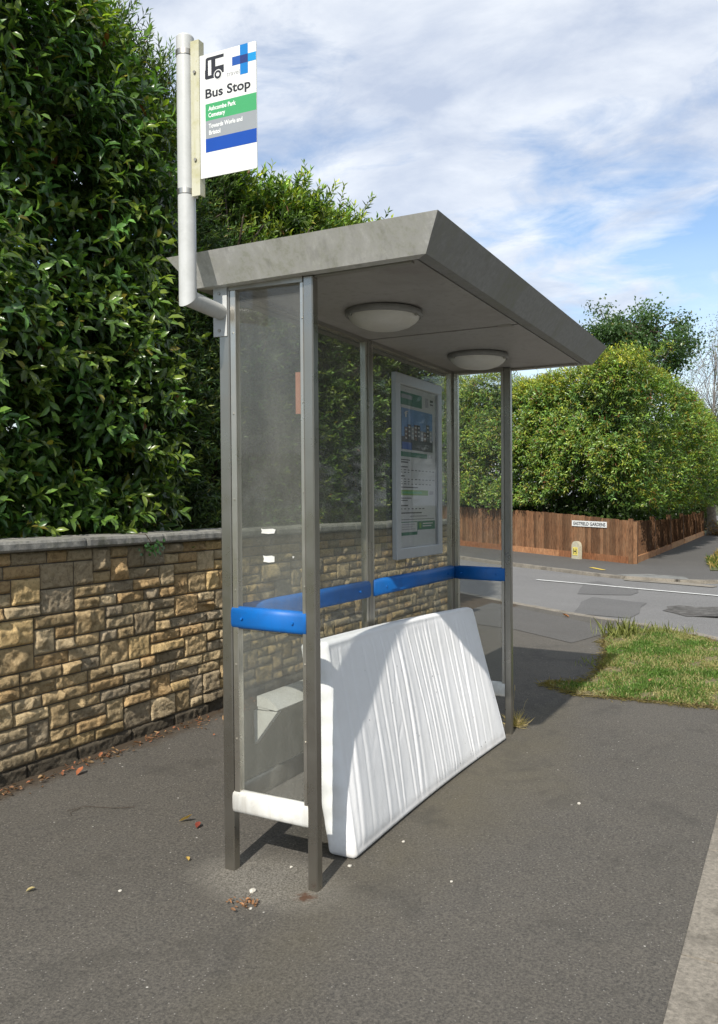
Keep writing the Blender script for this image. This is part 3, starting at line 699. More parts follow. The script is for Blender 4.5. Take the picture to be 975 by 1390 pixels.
# ------------------------------------------------------------------ timetable case on the back glass
def poster_case():
    X0, X1, Z0, Z1, Y1 = 1.452, 2.095, 1.085, 2.075, .3775; Y0 = .346
    T = thing('timetable_case', ((X0+X1)/2, Y1, Z0), 'grey framed timetable poster case fixed to the back glass of the bus shelter', 'notice case')
    m = MB(); fw = .058
    m.box((X0, Y0, Z0), (X1, Y1, Z0+fw), bev=.004); m.box((X0, Y0, Z1-fw), (X1, Y1, Z1), bev=.004)
    m.box((X0, Y0+.001, Z0+fw-.004), (X0+fw, Y1, Z1-fw+.004), bev=.004); m.box((X1-fw, Y0+.001, Z0+fw-.004), (X1, Y1, Z1-fw+.004), bev=.004); m.build('frame', MT['case'], T)
    m = MB(); m.box((X0+fw, Y1-.008, Z0+fw), (X1-fw, Y1-.001, Z1-fw)); m.build('backing_board', MT['case'], T)
    m = MB(); m.box((X0+fw, Y0+.008, Z0+fw), (X1-fw, Y0+.010, Z1-fw)); m.build('glazing', MT['glass3'], T)
    pw = X1-X0-2*fw; ph = Z1-Z0-2*fw; yb = Y1-.0085; m = MB(); k = [0]
    def rect(a0, b0, a1, b1, mat, lev=None):     # a right, b down, 0..1
        k[0] = lev if lev is not None else k[0]
        y = yb-.0012-.0012*k[0]
        m.box((X0+fw+pw*a0, y-.001, Z1-fw-ph*b1), (X0+fw+pw*a1, y, Z1-fw-ph*b0), mat)
    w = plain('poster_paper', (.50, .51, .50), .5, var=.04); R = random.Random(3)
    rect(.02, .0, .99, 1., w, 0)
    rect(.05, .035, .62, .115, MT['poster_green'], 1); rect(.08, .05, .36, .075, MT['grey'], 2); rect(.72, .04, .80, .10, MT['textgrey'], 1); rect(.85, .045, .93, .06, MT['ink'], 1); rect(.85, .07, .93, .08, MT['ink'], 1)
    rect(.09, .135, .91, .39, MT['poster_sky'], 1); rect(.09, .31, .91, .39, MT['poster_dark'], 2)
    for q in range(9):                            # street scene in the picture
        a = .16+q*.082; hh = R.uniform(.06, .12); rect(a, .325-hh, a+.075, .325, [MT['poster_brown'], MT['poster_dark'], MT['grey']][q % 3], 3)
        for z in range(3): rect(a+.012, .325-hh+.012+z*.026, a+.05, .325-hh+.022+z*.026, w, 4) if z*.026+.02 < hh else None
    rect(.09, .345, .33, .39, MT['mid'], 4)
    rect(.04, .405, .76, .435, MT['poster_green'], 1); rect(.78, .408, .9, .43, MT['textgrey'], 1)
    def row(b, n, a=.05, da=.095, mat=MT['ink']):
        for q in range(n): rect(a+q*da, b, a+q*da+R.uniform(.035, .06), b+.0055, mat, 1)
    rect(.05, .452, .3, .458, MT['ink'], 1); rect(.05, .466, .25, .474, MT['ink'], 1)
    rect(.05, .495, .24, .503, MT['ink'], 1); row(.515, 10); row(.530, 3); rect(.05, .552, .16, .560, MT['ink'], 1); row(.572, 10); row(.588, 3); row(.602, 9)
    rect(.05, .622, .50, .629, MT['ink'], 1); rect(.04, .642, .78, .675, MT['poster_lime'], 1); rect(.10, .652, .60, .664, MT['green'], 2); rect(.82, .645, .93, .670, MT['textgrey'], 1)
    rect(.05, .690, .33, .696, MT['ink'], 1); rect(.05, .705, .23, .711, MT['ink'], 1); rect(.05, .735, .24, .743, MT['ink'], 1); row(.757, 7); rect(.05, .782, .60, .789, MT['ink'], 1); rect(.3, .802, .75, .812, MT['textgrey'], 1); rect(.05, .825, .95, .828, MT['ink'], 1)
    rect(.04, .84, .48, .925, MT['poster_green'], 1); rect(.05, .845, .465, .905, w, 2); rect(.08, .855, .4, .860, MT['textgrey'], 3); rect(.08, .87, .36, .875, MT['textgrey'], 3); rect(.08, .885, .42, .89, MT['textgrey'], 3)
    rect(.49, .84, .97, .895, MT['poster_green'], 1); rect(.53, .85, .58, .885, MT['poster_lime'], 2); rect(.62, .853, .9, .859, w, 2); rect(.62, .869, .86, .875, w, 2)
    V, F = text_geo('f', .05, .035, .02); y = yb-.009
    m.add([(X0+fw+pw*.14+a, y, Z1-fw-ph*.19+b) for a, b in V], F, w)
    m.build('poster', None, T)
poster_case()

# ------------------------------------------------------------------ bus stop flag on its cranked pole
def bus_stop():
    PX, PY, r = -.208, .385, .031
    T = thing('bus_stop_sign', (-.01, .395, 2.09), 'white bus stop flag sign with green, grey and blue bands on grey cranked pole', 'bus stop sign')
    m = MB(); n = 28; zb = 2.094+.0; V = []
    # vertical pipe with mitred lower end
    for k in range(n):
        a = 2*math.pi*k/n; x = r*math.cos(a); V.append((PX+x, PY+r*math.sin(a), 2.100+x*.9))
    for k in range(n):
        a = 2*math.pi*k/n; V.append((PX+r*math.cos(a), PY+r*math.sin(a), 3.012))
    F = [(k, (k+1) % n, (k+1) % n+n, k+n) for k in range(n)]+[tuple(range(n))[::-1], tuple(range(n, 2*n))]
    m.add(V, F); 
    V = [(.004+0, PY+.010+.029*math.cos(2*math.pi*k/n), 2.098+.029*math.sin(2*math.pi*k/n)) for k in range(n)]
    V += [(PX+.029*math.sin(2*math.pi*k/n)*.9+.006, PY+.029*math.cos(2*math.pi*k/n), 2.108+.029*math.sin(2*math.pi*k/n)) for k in range(n)]
    m.add(V, [(k, k+n, (k+1) % n+n, (k+1) % n) for k in range(n)]); m.build('pole', MT['galv'], T, False)
    o = bpy.data.objects[-1] if False else None
    m = MB(); m.box((-.006, .366, 2.008), (-.0008, .428, 2.190), bev=.001)
    bk = m.build('bracket', MT['galv'], T)
    for z in (2.03, 2.168): m = MB(); m.tube([(-.0055, .40, z), (-.010, .40, z)], .006, 8); m.build('bolt', MT['steel_dark'], bk)
    m = MB(); m.tube([(PX, PY, 3.0121), (PX, PY, 3.018)], [r*1.0, r*.86], 24); m.build('pole_cap', MT['galv'], T, True)
    # channel carrying the flag
    m = MB(); m.box((PX-.016, .314, 2.452), (PX-.010, .350, 2.985)); m.box((PX-.0095, .345, 2.4525), (PX+.012, .350, 2.9845)); m.box((PX-.0095, .314, 2.4525), (PX+.012, .3185, 2.9845)); ch = m.build('mounting_channel', MT['channel'], T)
    for z in (2.575, 2.875): m = MB(); m.tube([(PX-.0162, .331, z), (PX-.022, .331, z)], .0055, 10); m.build('bolt', MT['steel_dark'], ch)
    for z in (2.474, 2.955):
        m = MB(); m.tube([(PX, PY, z-.009), (PX, PY, z+.009)], r+.0025, 28, cap=True); m.box((PX-.009, .3505, z-.009), (PX+.006, .356, z+.009)); m.build('clamp', MT['bead'], T, False)
    # flag plate
    SY0, SY1, ZT, ZB = .3135, .080, 2.928, 2.508; Wd = SY0-SY1; Hd = ZT-ZB; xp = PX-.012
    m = MB(); rr = .006; pts = []
    for (cy, cz, a0) in ((SY1+rr, ZT-rr, 90), (SY1+rr, ZB+rr, 180)):
        for q in range(4): a = math.radians(a0+q*30); pts.append((cy+rr*math.cos(a)*(1), cz+rr*math.sin(a)))
    pts = [(SY0, ZT)]+pts+[(SY0, ZB)]; k = len(pts)
    V = [(xp, y, z) for y, z in pts]+[(xp+.003, y, z) for y, z in pts]
    m.add(V, [tuple(range(k)), tuple(range(k, 2*k))[::-1]]+[((i+1) % k, i, i+k, (i+1) % k+k) for i in range(k)]); plate = m.build('flag_plate', MT['sign_white'], T)
    def poly(m, ab, lev, mat):
        x = xp-.0004*lev; pts = [(x, SY0-a*Wd, ZT-b*Hd) for a, b in ab]; m.add(pts, [tuple(range(len(pts)))], mat)
    def rect(m, a0, b0, a1, b1, lev, mat): poly(m, [(a0, b0), (a1, b0), (a1, b1), (a0, b1)], lev, mat)
    m = MB(); rect(m, .098, .404, .998, .541, 1, MT['green']); rect(m, .098, .541, .998, .686, 1, MT['grey']); rect(m, .098, .686, .998, .796, 1, MT['sblue']); m.build('colour_band', None, plate)
    m = MB(); I = MT['ink']; Wt = MT['sign_white']       # bus pictogram: front facing left
    poly(m, [(.110, .040), (.135, .030), (.435, .030), (.435, .056), (.285, .056), (.285, .117), (.435, .117), (.435, .178), (.262, .178), (.262, .205), (.12, .205), (.095, .195), (.095, .130), (.105, .125)], 1, I)
    rect(m, .155, .056, .212, .178, 2, Wt)
    def disc(a, b, rad, lev, mat): poly(m, [(a+rad/Wd*math.cos(t*math.pi/12), b+rad/Hd*math.sin(t*math.pi/12)) for t in range(24)][::-1], lev, mat)
    disc(.330, .187, .0175, 2, Wt); disc(.330, .187, .0143, 3, I); disc(.330, .187, .0068, 4, Wt)
    m.build('bus_pictogram', None, plate)
    m = MB(); rect(m, .722, .0, .858, .083, 1, MT['cyan2']); rect(m, .722, .149, .858, .236, 1, MT['cyan2']); rect(m, .583, .080, .722, .149, 1, MT['mid']); rect(m, .858, .083, .998, .149, 1, MT['cyan']); rect(m, .722, .083, .858, .149, 1, MT['navy']); m.build('cross_emblem', None, plate)
    def txt(s, a, b, w, cap, mat, bold, lev=2):
        V, F = text_geo(s, w*Wd, cap*Hd, bold); m = MB(); m.add([(xp-.0004*lev, SY0-a*Wd-p, ZT-b*Hd+q) for p, q in V], F, mat); m.build('lettering', None, plate)
    txt('travel', .485, .222, .225, .040, MT['textgrey'], 0, 1)
    txt('Bus Stop', .100, .356, .80, .076, MT['ink'], .025, 1)
    txt('Ashcombe Park', .152, .462, .49, .036, MT['textwhite'], .03); txt('Cemetery', .152, .515, .30, .036, MT['textwhite'], .03)
    txt('Towards Worle and', .155, .603, .60, .036, MT['textwhite'], .03); txt('Bristol', .160, .657, .205, .036, MT['textwhite'], .03)
bus_stop()

# ------------------------------------------------------------------ mattress
def mattress():
    L, H, D = 1.90, .845, .125; nx, nz, nt = 300, 110, 10
    r = .020
    V = []; F = []; n = 0
    def face(P, flip=False):
        nonlocal n
        a, b = P.shape[:2]; i = np.arange(a*b).reshape(a, b)+n
        f = np.stack([i[:-1, :-1], i[1:, :-1], i[1:, 1:], i[:-1, 1:]], -1).reshape(-1, 4)
        V.append(P.reshape(-1, 3)); F.append(f[:, ::-1] if flip else f); n += a*b
    def grid(u, v): return np.meshgrid(u, v, indexing='ij')
    def edge(m_, t):  # denser near ends
        s = np.linspace(0, 1, m_+1); return s*t
    ux, uz, ut = edge(nx, L), edge(nz, H), edge(nt, D)
    a, c = grid(ux, uz); face(np.stack([a, 0*a, c], -1), True); a, c = grid(ux, uz); face(np.stack([a, 0*a+D, c], -1))
    a, b = grid(ux, ut); face(np.stack([a, b, 0*a], -1), False); face(np.stack([a, b, 0*a+H], -1), True)
    b, c = grid(ut, uz); face(np.stack([0*b, b, c], -1), False); face(np.stack([0*b+L, b, c], -1), True)
    V = np.vstack(V); F = np.vstack(F)
    # weld
    key = np.round(V*1e5).astype(np.int64); _, ui, inv = np.unique(key, axis=0, return_index=True, return_inverse=True); V = V[ui]; F = inv.reshape(-1)[F]
    P = V.copy()
    # rounded edges
    lo = np.array([r, r, r]); hi = np.array([L-r, D-r, H-r]); q = np.clip(P, lo, hi); d = P-q; nn = np.linalg.norm(d, axis=1, keepdims=True)
    inside = (nn[:, 0] > 1e-9); P[inside] = q[inside]+d[inside]/nn[inside]*r
    a, b, c = P[:, 0].copy(), P[:, 1].copy(), P[:, 2].copy()
    rr = np.random.default_rng(21); tt = c/H
    front = np.clip(1-b/(r*1.2), 0, 1); em = np.clip(np.minimum(np.minimum(a, L-a)/.07, np.minimum(c, H-c)/.09), 0, 1); em = em*em*(3-2*em)
    disp = np.zeros_like(a)
    # long pulled creases: sharp valley beside a soft ridge, wandering a little
    ks = [(.10, .06), (.20, .045), (.34, .035), (.44, .03), (.54, .05), (.63, .02), (.72, .05), (.80, .06), (.88, .05), (.965, .06), (1.02, .04), (1.07, .03), (1.12, .05), (1.18, .06), (1.27, .07), (1.36, .08), (1.45, .08), (1.56, .10), (1.66, .12), (1.75, .10)]
    for i, (x0, lean) in enumerate(ks):
        amp = rr.uniform(.0022, .0058) if .45 < x0 < 1.6 else rr.uniform(.0018, .0036); w = rr.uniform(.012, .030)
        line = x0-lean*(1-tt)*rr.uniform(-.4, .9)+.006*np.sin(tt*rr.uniform(3, 7)+rr.uniform(0, 6))+.0015*np.sin(tt*rr.uniform(9, 14)+i)
        fade = np.clip(1.15-.5*np.abs(tt-rr.uniform(.3, .8))*1.6, .25, 1)
        s = a-line
        disp += amp*fade*(-.95*np.exp(-(s/(w*.32))**2)+.75*np.exp(-((s-w*.85)/(w*.75))**2)+.3*np.exp(-((s+w*1.3)/(w*1.6))**2))
    for i in range(9):        # short diagonal puckers
        x0, z0 = rr.uniform(.05, 1.85), rr.uniform(.06, .8); th = rr.uniform(-.7, .7)+math.pi/2; ln = rr.uniform(.05, .14)
        s = (a-x0)*math.sin(th)-(c-z0)*math.cos(th); l = (a-x0)*math.cos(th)+(c-z0)*math.sin(th)
        disp += rr.uniform(-.0025, .0025)*np.exp(-(s/.010)**2-(l/ln)**2)
    ring = np.minimum(np.minimum(a, L-a), np.minimum(c, H-c))
    disp += .005*np.sin(a*3.1+.8)*np.sin(tt*3.0)+.004*np.sin(a*7+tt*4)
    bul = .016*np.sin(np.clip(tt, 0, 1)*math.pi)*np.clip(np.minimum(a, L-a)/.1, 0, 1)
    bb = b-(disp*em+bul)*front-.0022*np.exp(-((ring-.016)/.0055)**2)*front+.0010*np.exp(-((ring-.034)/.010)**2)*front
    # end panel: slight pucker along the tape edges
    endm = np.clip(1-a/(r*1.2), 0, 1); a2 = a-endm*(.010*np.sin(b/D*math.pi)*np.clip(np.minimum(c, H-c)/.06, 0, 1)+.0018*np.sin(c*70))
    # taped piping all round front and back borders
    ring = np.minimum(np.minimum(a, L-a), np.minimum(c, H-c))
    # sag and lean
    X = a2/L; hgt = H*(1-.075*X)+.003*np.sin(X*math.pi)           # slumps towards the far end
    topy = .125+.075*X+.006*np.sin(X*3.1)                           # leans further back at the far end
    zt = c/H; curve = topy*(zt**1.15)+.018*np.sin(zt*math.pi)
    th = np.arctan2(topy, hgt)
    x = .296+a2*1.0+.010*np.sin(zt*3)-.02*X*zt*1.0
    y = .000-.010*X+.02*np.sin(X*math.pi)+curve+bb*np.cos(th)
    z = .012+zt*hgt*np.cos(th*.4)-np.clip(bb, -1, 1)*np.sin(th)*np.clip(zt/.2, 0, 1)
    zmin = z.min(); z = z-zmin+.001; z += .006*np.sin(X*5)*(zt < .05)*0
    # rounded-off top far corner
    cr = np.clip((X-.94)/.06, 0, 1)*np.clip((zt-.9)/.1, 0, 1); z -= .014*cr*cr; x -= .006*cr*cr
    M = mesh_np('mattress', np.c_[x, y, z], F, MT['fabric'], None, True, None, (1.2, .08, 0))
    tag(M, 'stained white single mattress leaning on its long edge inside the bus shelter', 'mattress')
mattress()

# ------------------------------------------------------------------ foliage
def unit(v): return v/np.maximum(np.linalg.norm(v, axis=-1, keepdims=True), 1e-9)
def leaf_mesh(P, D, N, L, W, tint, big=True, fold=.25, droop=.25):
    """P base, D direction, N upper normal, L/W arrays -> verts, faces, tints"""
    n = len(P); D = unit(D); N = unit(N-D*np.sum(N*D, 1, keepdims=True)); Sd = np.cross(D, N); L = L[:, None]; W = W[:, None]
    if big:
        st = [(.30, .82), (.66, .88)]; vs = [P]
        for t, w in st:
            c = P+D*L*t-N*L*droop*t*t; up = N*W*fold*w
            vs += [c-Sd*W*.5*w+up, c, c+Sd*W*.5*w+up]
        vs.append(P+D*L-N*L*droop*1.15)
        V = np.stack(vs, 1).reshape(-1, 3); b = (np.arange(n)*8)[:, None]
        tri = np.array([(0, 2, 1, 0), (0, 3, 2, 0), (1, 2, 5, 4), (2, 3, 6, 5), (4, 5, 7, 4), (5, 6, 7, 5)])
        # build as mix of tris and quads
        T3 = np.array([(0, 2, 1), (0, 3, 2), (4, 5, 7), (5, 6, 7)]); Q4 = np.array([(1, 2, 5, 4), (2, 3, 6, 5)])
        return V, (b[:, None]+T3[None]).reshape(-1, 3), (b[:, None]+Q4[None]).reshape(-1, 4), np.repeat(tint, 8, 0)
    c = P+D*L*.45-N*L*droop*.2; up = N*W*fold
    V = np.stack([P, c-Sd*W*.5+up, P+D*L-N*L*droop, c+Sd*W*.5+up], 1).reshape(-1, 3); b = (np.arange(n)*4)[:, None]
    T3 = np.array([(0, 2, 1), (0, 3, 2)])
    return V, (b[:, None]+T3[None]).reshape(-1, 3), np.zeros((0, 4), int), np.repeat(tint, 4, 0)
def mesh_mixed(name, parts, mat, parent):
    V = np.vstack([p[0] for p in parts]); off = 0; T3 = []; Q4 = []; C = []
    for p in parts:
        T3.append(p[1]+off); Q4.append(p[2]+off); C.append(p[3]); off += len(p[0])
    T3 = np.vstack(T3); Q4 = np.vstack(Q4); C = np.vstack(C); V = shear(V)-worldloc(parent)
    me = bpy.data.meshes.new(name); me.vertices.add(len(V)); me.vertices.foreach_set('co', V.ravel())
    li = np.r_[T3.ravel(), Q4.ravel()].astype(np.int32); me.loops.add(len(li)); me.loops.foreach_set('vertex_index', li)
    me.polygons.add(len(T3)+len(Q4)); me.polygons.foreach_set('loop_start', np.r_[np.arange(len(T3))*3, len(T3)*3+np.arange(len(Q4))*4].astype(np.int32))
    me.update(calc_edges=True); me.materials.append(mat)
    a = me.attributes.new('tint', 'FLOAT_COLOR', 'POINT'); c4 = np.ones((len(V), 4)); c4[:, :3] = C; a.data.foreach_set('color', c4.ravel())
    me.polygons.foreach_set('use_smooth', np.ones(len(me.polygons), dtype=bool)); me.update()
    o = bpy.data.objects.new(name, me); COL.objects.link(o); o.parent = parent; return o
def sprigs(B, T, ln, nl, L, W, base, rg, spread=55, yellow=.03, big=True, stem=True, stemcol=(.09, .12, .03), light=.0, droop=.25, fold=.22):
    """leafy shoots: base points B, directions T; nl leaves each, spiralling"""
    K = len(B); T = unit(T); ref = np.where(np.abs(T[:, 2:3]) < .9, np.array([[0, 0, 1.]]), np.array([[1., 0, 0]]))
    U = unit(np.cross(T, ref)); Vv = np.cross(T, U); parts = []
    ph0 = rg.uniform(0, 6.28, K); lnk = ln*rg.uniform(.65, 1.25, K); shade = rg.normal(1, .27, K).clip(.45, 1.8); hue = rg.random(K)[:, None]
    bend = np.array([0, 0, -.12])
    P_, D_, N_, L_, W_, C_ = [], [], [], [], [], []
    base = np.array(base)
    for i in range(nl):
        t = (i+.6)/nl; ph = ph0+i*2.4+rg.normal(0, .25, K); rad = np.cos(ph)[:, None]*U+np.sin(ph)[:, None]*Vv
        an = np.radians(spread*(1.15-.75*t**2)+rg.normal(0, 10, K))[:, None]
        p = B+T*(lnk*t)[:, None]+bend*(lnk*t*t)[:, None]; d = T*np.cos(an)+rad*np.sin(an); nrm = T*np.sin(an)-rad*np.cos(an)
        nrm = nrm*1.0+np.array([0, -.15, .9])+rg.normal(0, .3, (K, 3)); d = d+np.array([0, 0, -.10])+rg.normal(0, .12, (K, 3))
        young = np.clip(t-.45, 0, 1)[..., None] if np.ndim(t) else max(0, t-.45)
        col = base[None]*(shade*rg.uniform(.8, 1.2, K))[:, None]*(1+light*young*1.8)*(1+np.array([.45, .12, -.1])*(hue > .72)-np.array([.2, .05, -.15])*(hue < .2))
        col = col*np.array([1+light*young*1.0, 1+light*young*.5, 1.])
        yl = rg.random(K) < yellow; col[yl] = np.array([(.30, .26, .045)])*rg.uniform(.6, 1.15, (yl.sum(), 1))
        br = rg.random(K) < yellow*.35; col[br] = np.array([(.16, .065, .025)])*rg.uniform(.6, 1.2, (br.sum(), 1))
        P_.append(p); D_.append(d); N_.append(nrm); L_.append(L*rg.uniform(.7, 1.2, K)*(1-.35*t**3)); W_.append(W*rg.uniform(.8, 1.2, K)*(1-.2*t**3)); C_.append(col)
    parts.append(leaf_mesh(np.vstack(P_), np.vstack(D_), np.vstack(N_), np.hstack(L_), np.hstack(W_), np.vstack(C_), big, fold, droop))
    if stem:
        r = .0022 if L > .06 else .0014; q = []; 
        for t in (0, .5, 1.0):
            c = B+T*(lnk*t)[:, None]+bend*(lnk*t*t)[:, None]
            for k in range(3): a = 2.094*k; q.append(c+(math.cos(a)*U+math.sin(a)*Vv)*r*(1.4-t))
        V = np.stack(q, 1).reshape(-1, 3); b = (np.arange(K)*9)[:, None]
        Q = np.array([(s*3+k, s*3+(k+1) % 3, s*3+3+(k+1) % 3, s*3+3+k) for s in range(2) for k in range(3)])
        parts.append((V, np.zeros((0, 3), int), (b[:, None]+Q[None]).reshape(-1, 4), np.tile(stemcol, (len(V), 1))))
    return parts
def bumps(x, z, seed, sc=1.0):
    r = np.random.default_rng(seed); o = 0
    for k in range(10):
        fr = sc*r.uniform(1.0, 6.0); th = r.uniform(0, 3.14); o = o+np.sin(fr*(x*math.cos(th)+z*math.sin(th))+r.uniform(0, 6.28))/(1+fr*.35)
    return o/3.0
def branches(name, parent, pts, mat):
    m = MB()
    for p, r in pts: m.tube(p, r, 7)
    return m.build(name, mat, parent, True)

def near_hedge():
    rg = np.random.default_rng(31)
    def bush(name, label, cat, xr, z0, top, ysurf, ncl, shootlen, nl, L, W, base, big, seed, spread, light, yellow, mat, depth=.55, topn=0, weights=None, dens_fill=1.0, fold=.22, droop=.25, left_end=False):
        T = thing(name, ((xr[0]+xr[1])/2, 2.6, 0), label, cat, None)
        rg = np.random.default_rng(seed)
        x = rg.uniform(xr[0], xr[1], ncl); tz = top(x); z = z0+(tz-z0)*rg.random(ncl)
        # clumpy: keep more shoots on bulges, so that dark hollows open between them
        bm = bumps(x, z, seed+5, 1.1); keep = rg.random(ncl) < np.clip(.74+.5*bm, .36, 1); x, z, bm = x[keep], z[keep], bm[keep]; tz = top(x)
        dep = rg.random(len(x))**1.5*depth
        y = ysurf(x, z)-.20*bm+dep; y = y+np.clip((z-(tz-.5))/.5, 0, 1)**2*.25
        B = np.c_[x, y, z]; up = np.clip((z-(tz-.9))/.9, 0, 1)
        D = np.c_[rg.normal(-.12, .5, len(x)), -1+.35*rg.random(len(x))+.6*up, rg.normal(.35, .38, len(x))+1.0*up]
        parts = sprigs(B, D, shootlen, nl, L, W, base, rg, spread, yellow, big, True, light=light, droop=droop, fold=fold)
        if topn:
            x = rg.uniform(xr[0], xr[1], topn); y = rg.uniform(ysurf(x, top(x))+.05, 3.3); B = np.c_[x, y, top(x)-.12+.10*rg.normal(0, 1, topn)]
            D = np.c_[rg.normal(0, .35, topn), rg.normal(-.25, .35, topn), np.ones(topn)]
            parts += sprigs(B, D, shootlen*1.05, nl, L, W, np.array(base)*1.25, rg, spread*.85, yellow, big, True, light=light*1.5, droop=droop, fold=fold)
        # inner older leaves filling the depth
        nf = int(5200*dens_fill*(xr[1]-xr[0])/2.5)
        x = rg.uniform(*xr, nf); tz = top(x)-.12; z = z0-.1+(tz-z0)*rg.random(nf); y = ysurf(x, z)+rg.uniform(.30, 1.0, nf)
        parts.append(leaf_mesh(np.c_[x, y, z], rg.normal(0, 1, (nf, 3)), np.c_[rg.normal(0, .6, nf), -np.ones(nf), rg.normal(.2, .6, nf)], np.full(nf, .15), np.full(nf, .07), np.tile(np.array(base)*1.0, (nf, 1))*rg.uniform(.6, 1.1, (nf, 1)), True, .1, .1))
        mesh_mixed('foliage', parts, mat, T)
        br = []
        for k in range(int(4*(xr[1]-xr[0]))):
            xx = rg.uniform(*xr); yy = 2.55+rg.uniform(-.1, .35); hh = float(top(np.array([xx]))[0])-.3; p = [(xx, yy, -.05)]
            for s in range(1, 6): p.append((xx+rg.normal(0, .05)*s, yy+rg.normal(-.01, .03)*s, hh*s/5))
            br.append((p, [.028, .024, .02, .015, .010, .005]))
            for s in range(2, 5):
                for q in range(2):
                    b0 = np.array(p[s]); e = b0+np.array([rg.normal(0, .3), rg.uniform(-.45, -.1), rg.uniform(.1, .5)]); br.append(([b0, (b0+e)/2+np.array([0, -.02, .04]), e], [.011, .008, .004]))
        branches('stems', T, br, MT['bark'])
        return T
    ys = lambda x, z: 2.17+.10*np.clip((2.0-z)/.7, 0, 1)+.06*np.sin(x*1.3+z)+.03*np.sin(z*4+x*2)-.10*np.clip((1.7-z)/.6, 0, 1)
    bush('laurel_hedge', 'tall dark glossy laurel with large leaves behind the stone wall, left edge', 'hedge', (-1.3, 1.75), 1.16,
         lambda x: 4.55+.12*np.sin(x*3.2)+.07*np.sin(x*9)-.28*np.clip((x-1.15)/.5, 0, 1), ys, 4700, .27, 10, .104, .036, (.062, .125, .028), True, 41, 58, .7, .02, MT['leaf'], topn=420)
    bush('narrow_leaved_shrub', 'dense shrub with thin narrow leaves behind the stop flag and wall', 'shrub', (1.50, 3.05), 1.16,
         lambda x: 4.46+.06*np.sin(x*8)-.30*np.clip((x-2.15)/.35, 0, 1)-.10*np.clip((x-2.6)/.5, 0, 1), lambda x, z: ys(x, z)+.12, 4600, .20, 15, .062, .0135, (.055, .100, .032), False, 43, 48, .8, .012, MT['leaf_n'], topn=800, droop=.12)
    bush('evergreen_hedge', 'mid green hedge with pale upright shoots rising behind the shelter roof', 'hedge', (2.85, 6.85), 1.14,
         lambda x: 3.93+.06*np.sin(x*5)+.05*np.sin(x*13)+.20*np.clip((x-3)/2.8, 0, 1), lambda x, z: ys(x, z)+.14+.9*np.clip(x-6.3, 0, 1), 8800, .22, 12, .082, .024, (.052, .098, .020), False, 47, 50, 1.15, .015, MT['leaf_n'], topn=1900, droop=.15)
    # ivy sprig spilling over the coping
    T = thing('ivy_sprig', (1.22, 1.83, 1.12), 'small green ivy sprig hanging over the front edge of the wall coping', 'plant')
    n = 46; x = rg.normal(1.24, .055, n); z = 1.155-rg.random(n)*.085; y = 1.822-rg.random(n)*.03
    mesh_mixed('leaves', [leaf_mesh(np.c_[x, y, z], np.c_[rg.normal(0, .8, n), -.4+0*x, rg.normal(-.6, .4, n)], np.c_[rg.normal(0, .3, n), -np.ones(n), .4+0*x], rg.uniform(.018, .03, n), rg.uniform(.016, .026, n), np.tile((.05, .13, .03), (n, 1))*rg.uniform(.7, 1.3, (n, 1)), True, .1, .2)], MT['leaf'], T)
    m = MB(); m.tube([(1.2, 1.95, 1.18), (1.21, 1.84, 1.182), (1.23, 1.822, 1.14), (1.27, 1.825, 1.09)], [.003, .003, .0025, .0015], 5); m.build('stem', MT['bark'], T)
near_hedge()

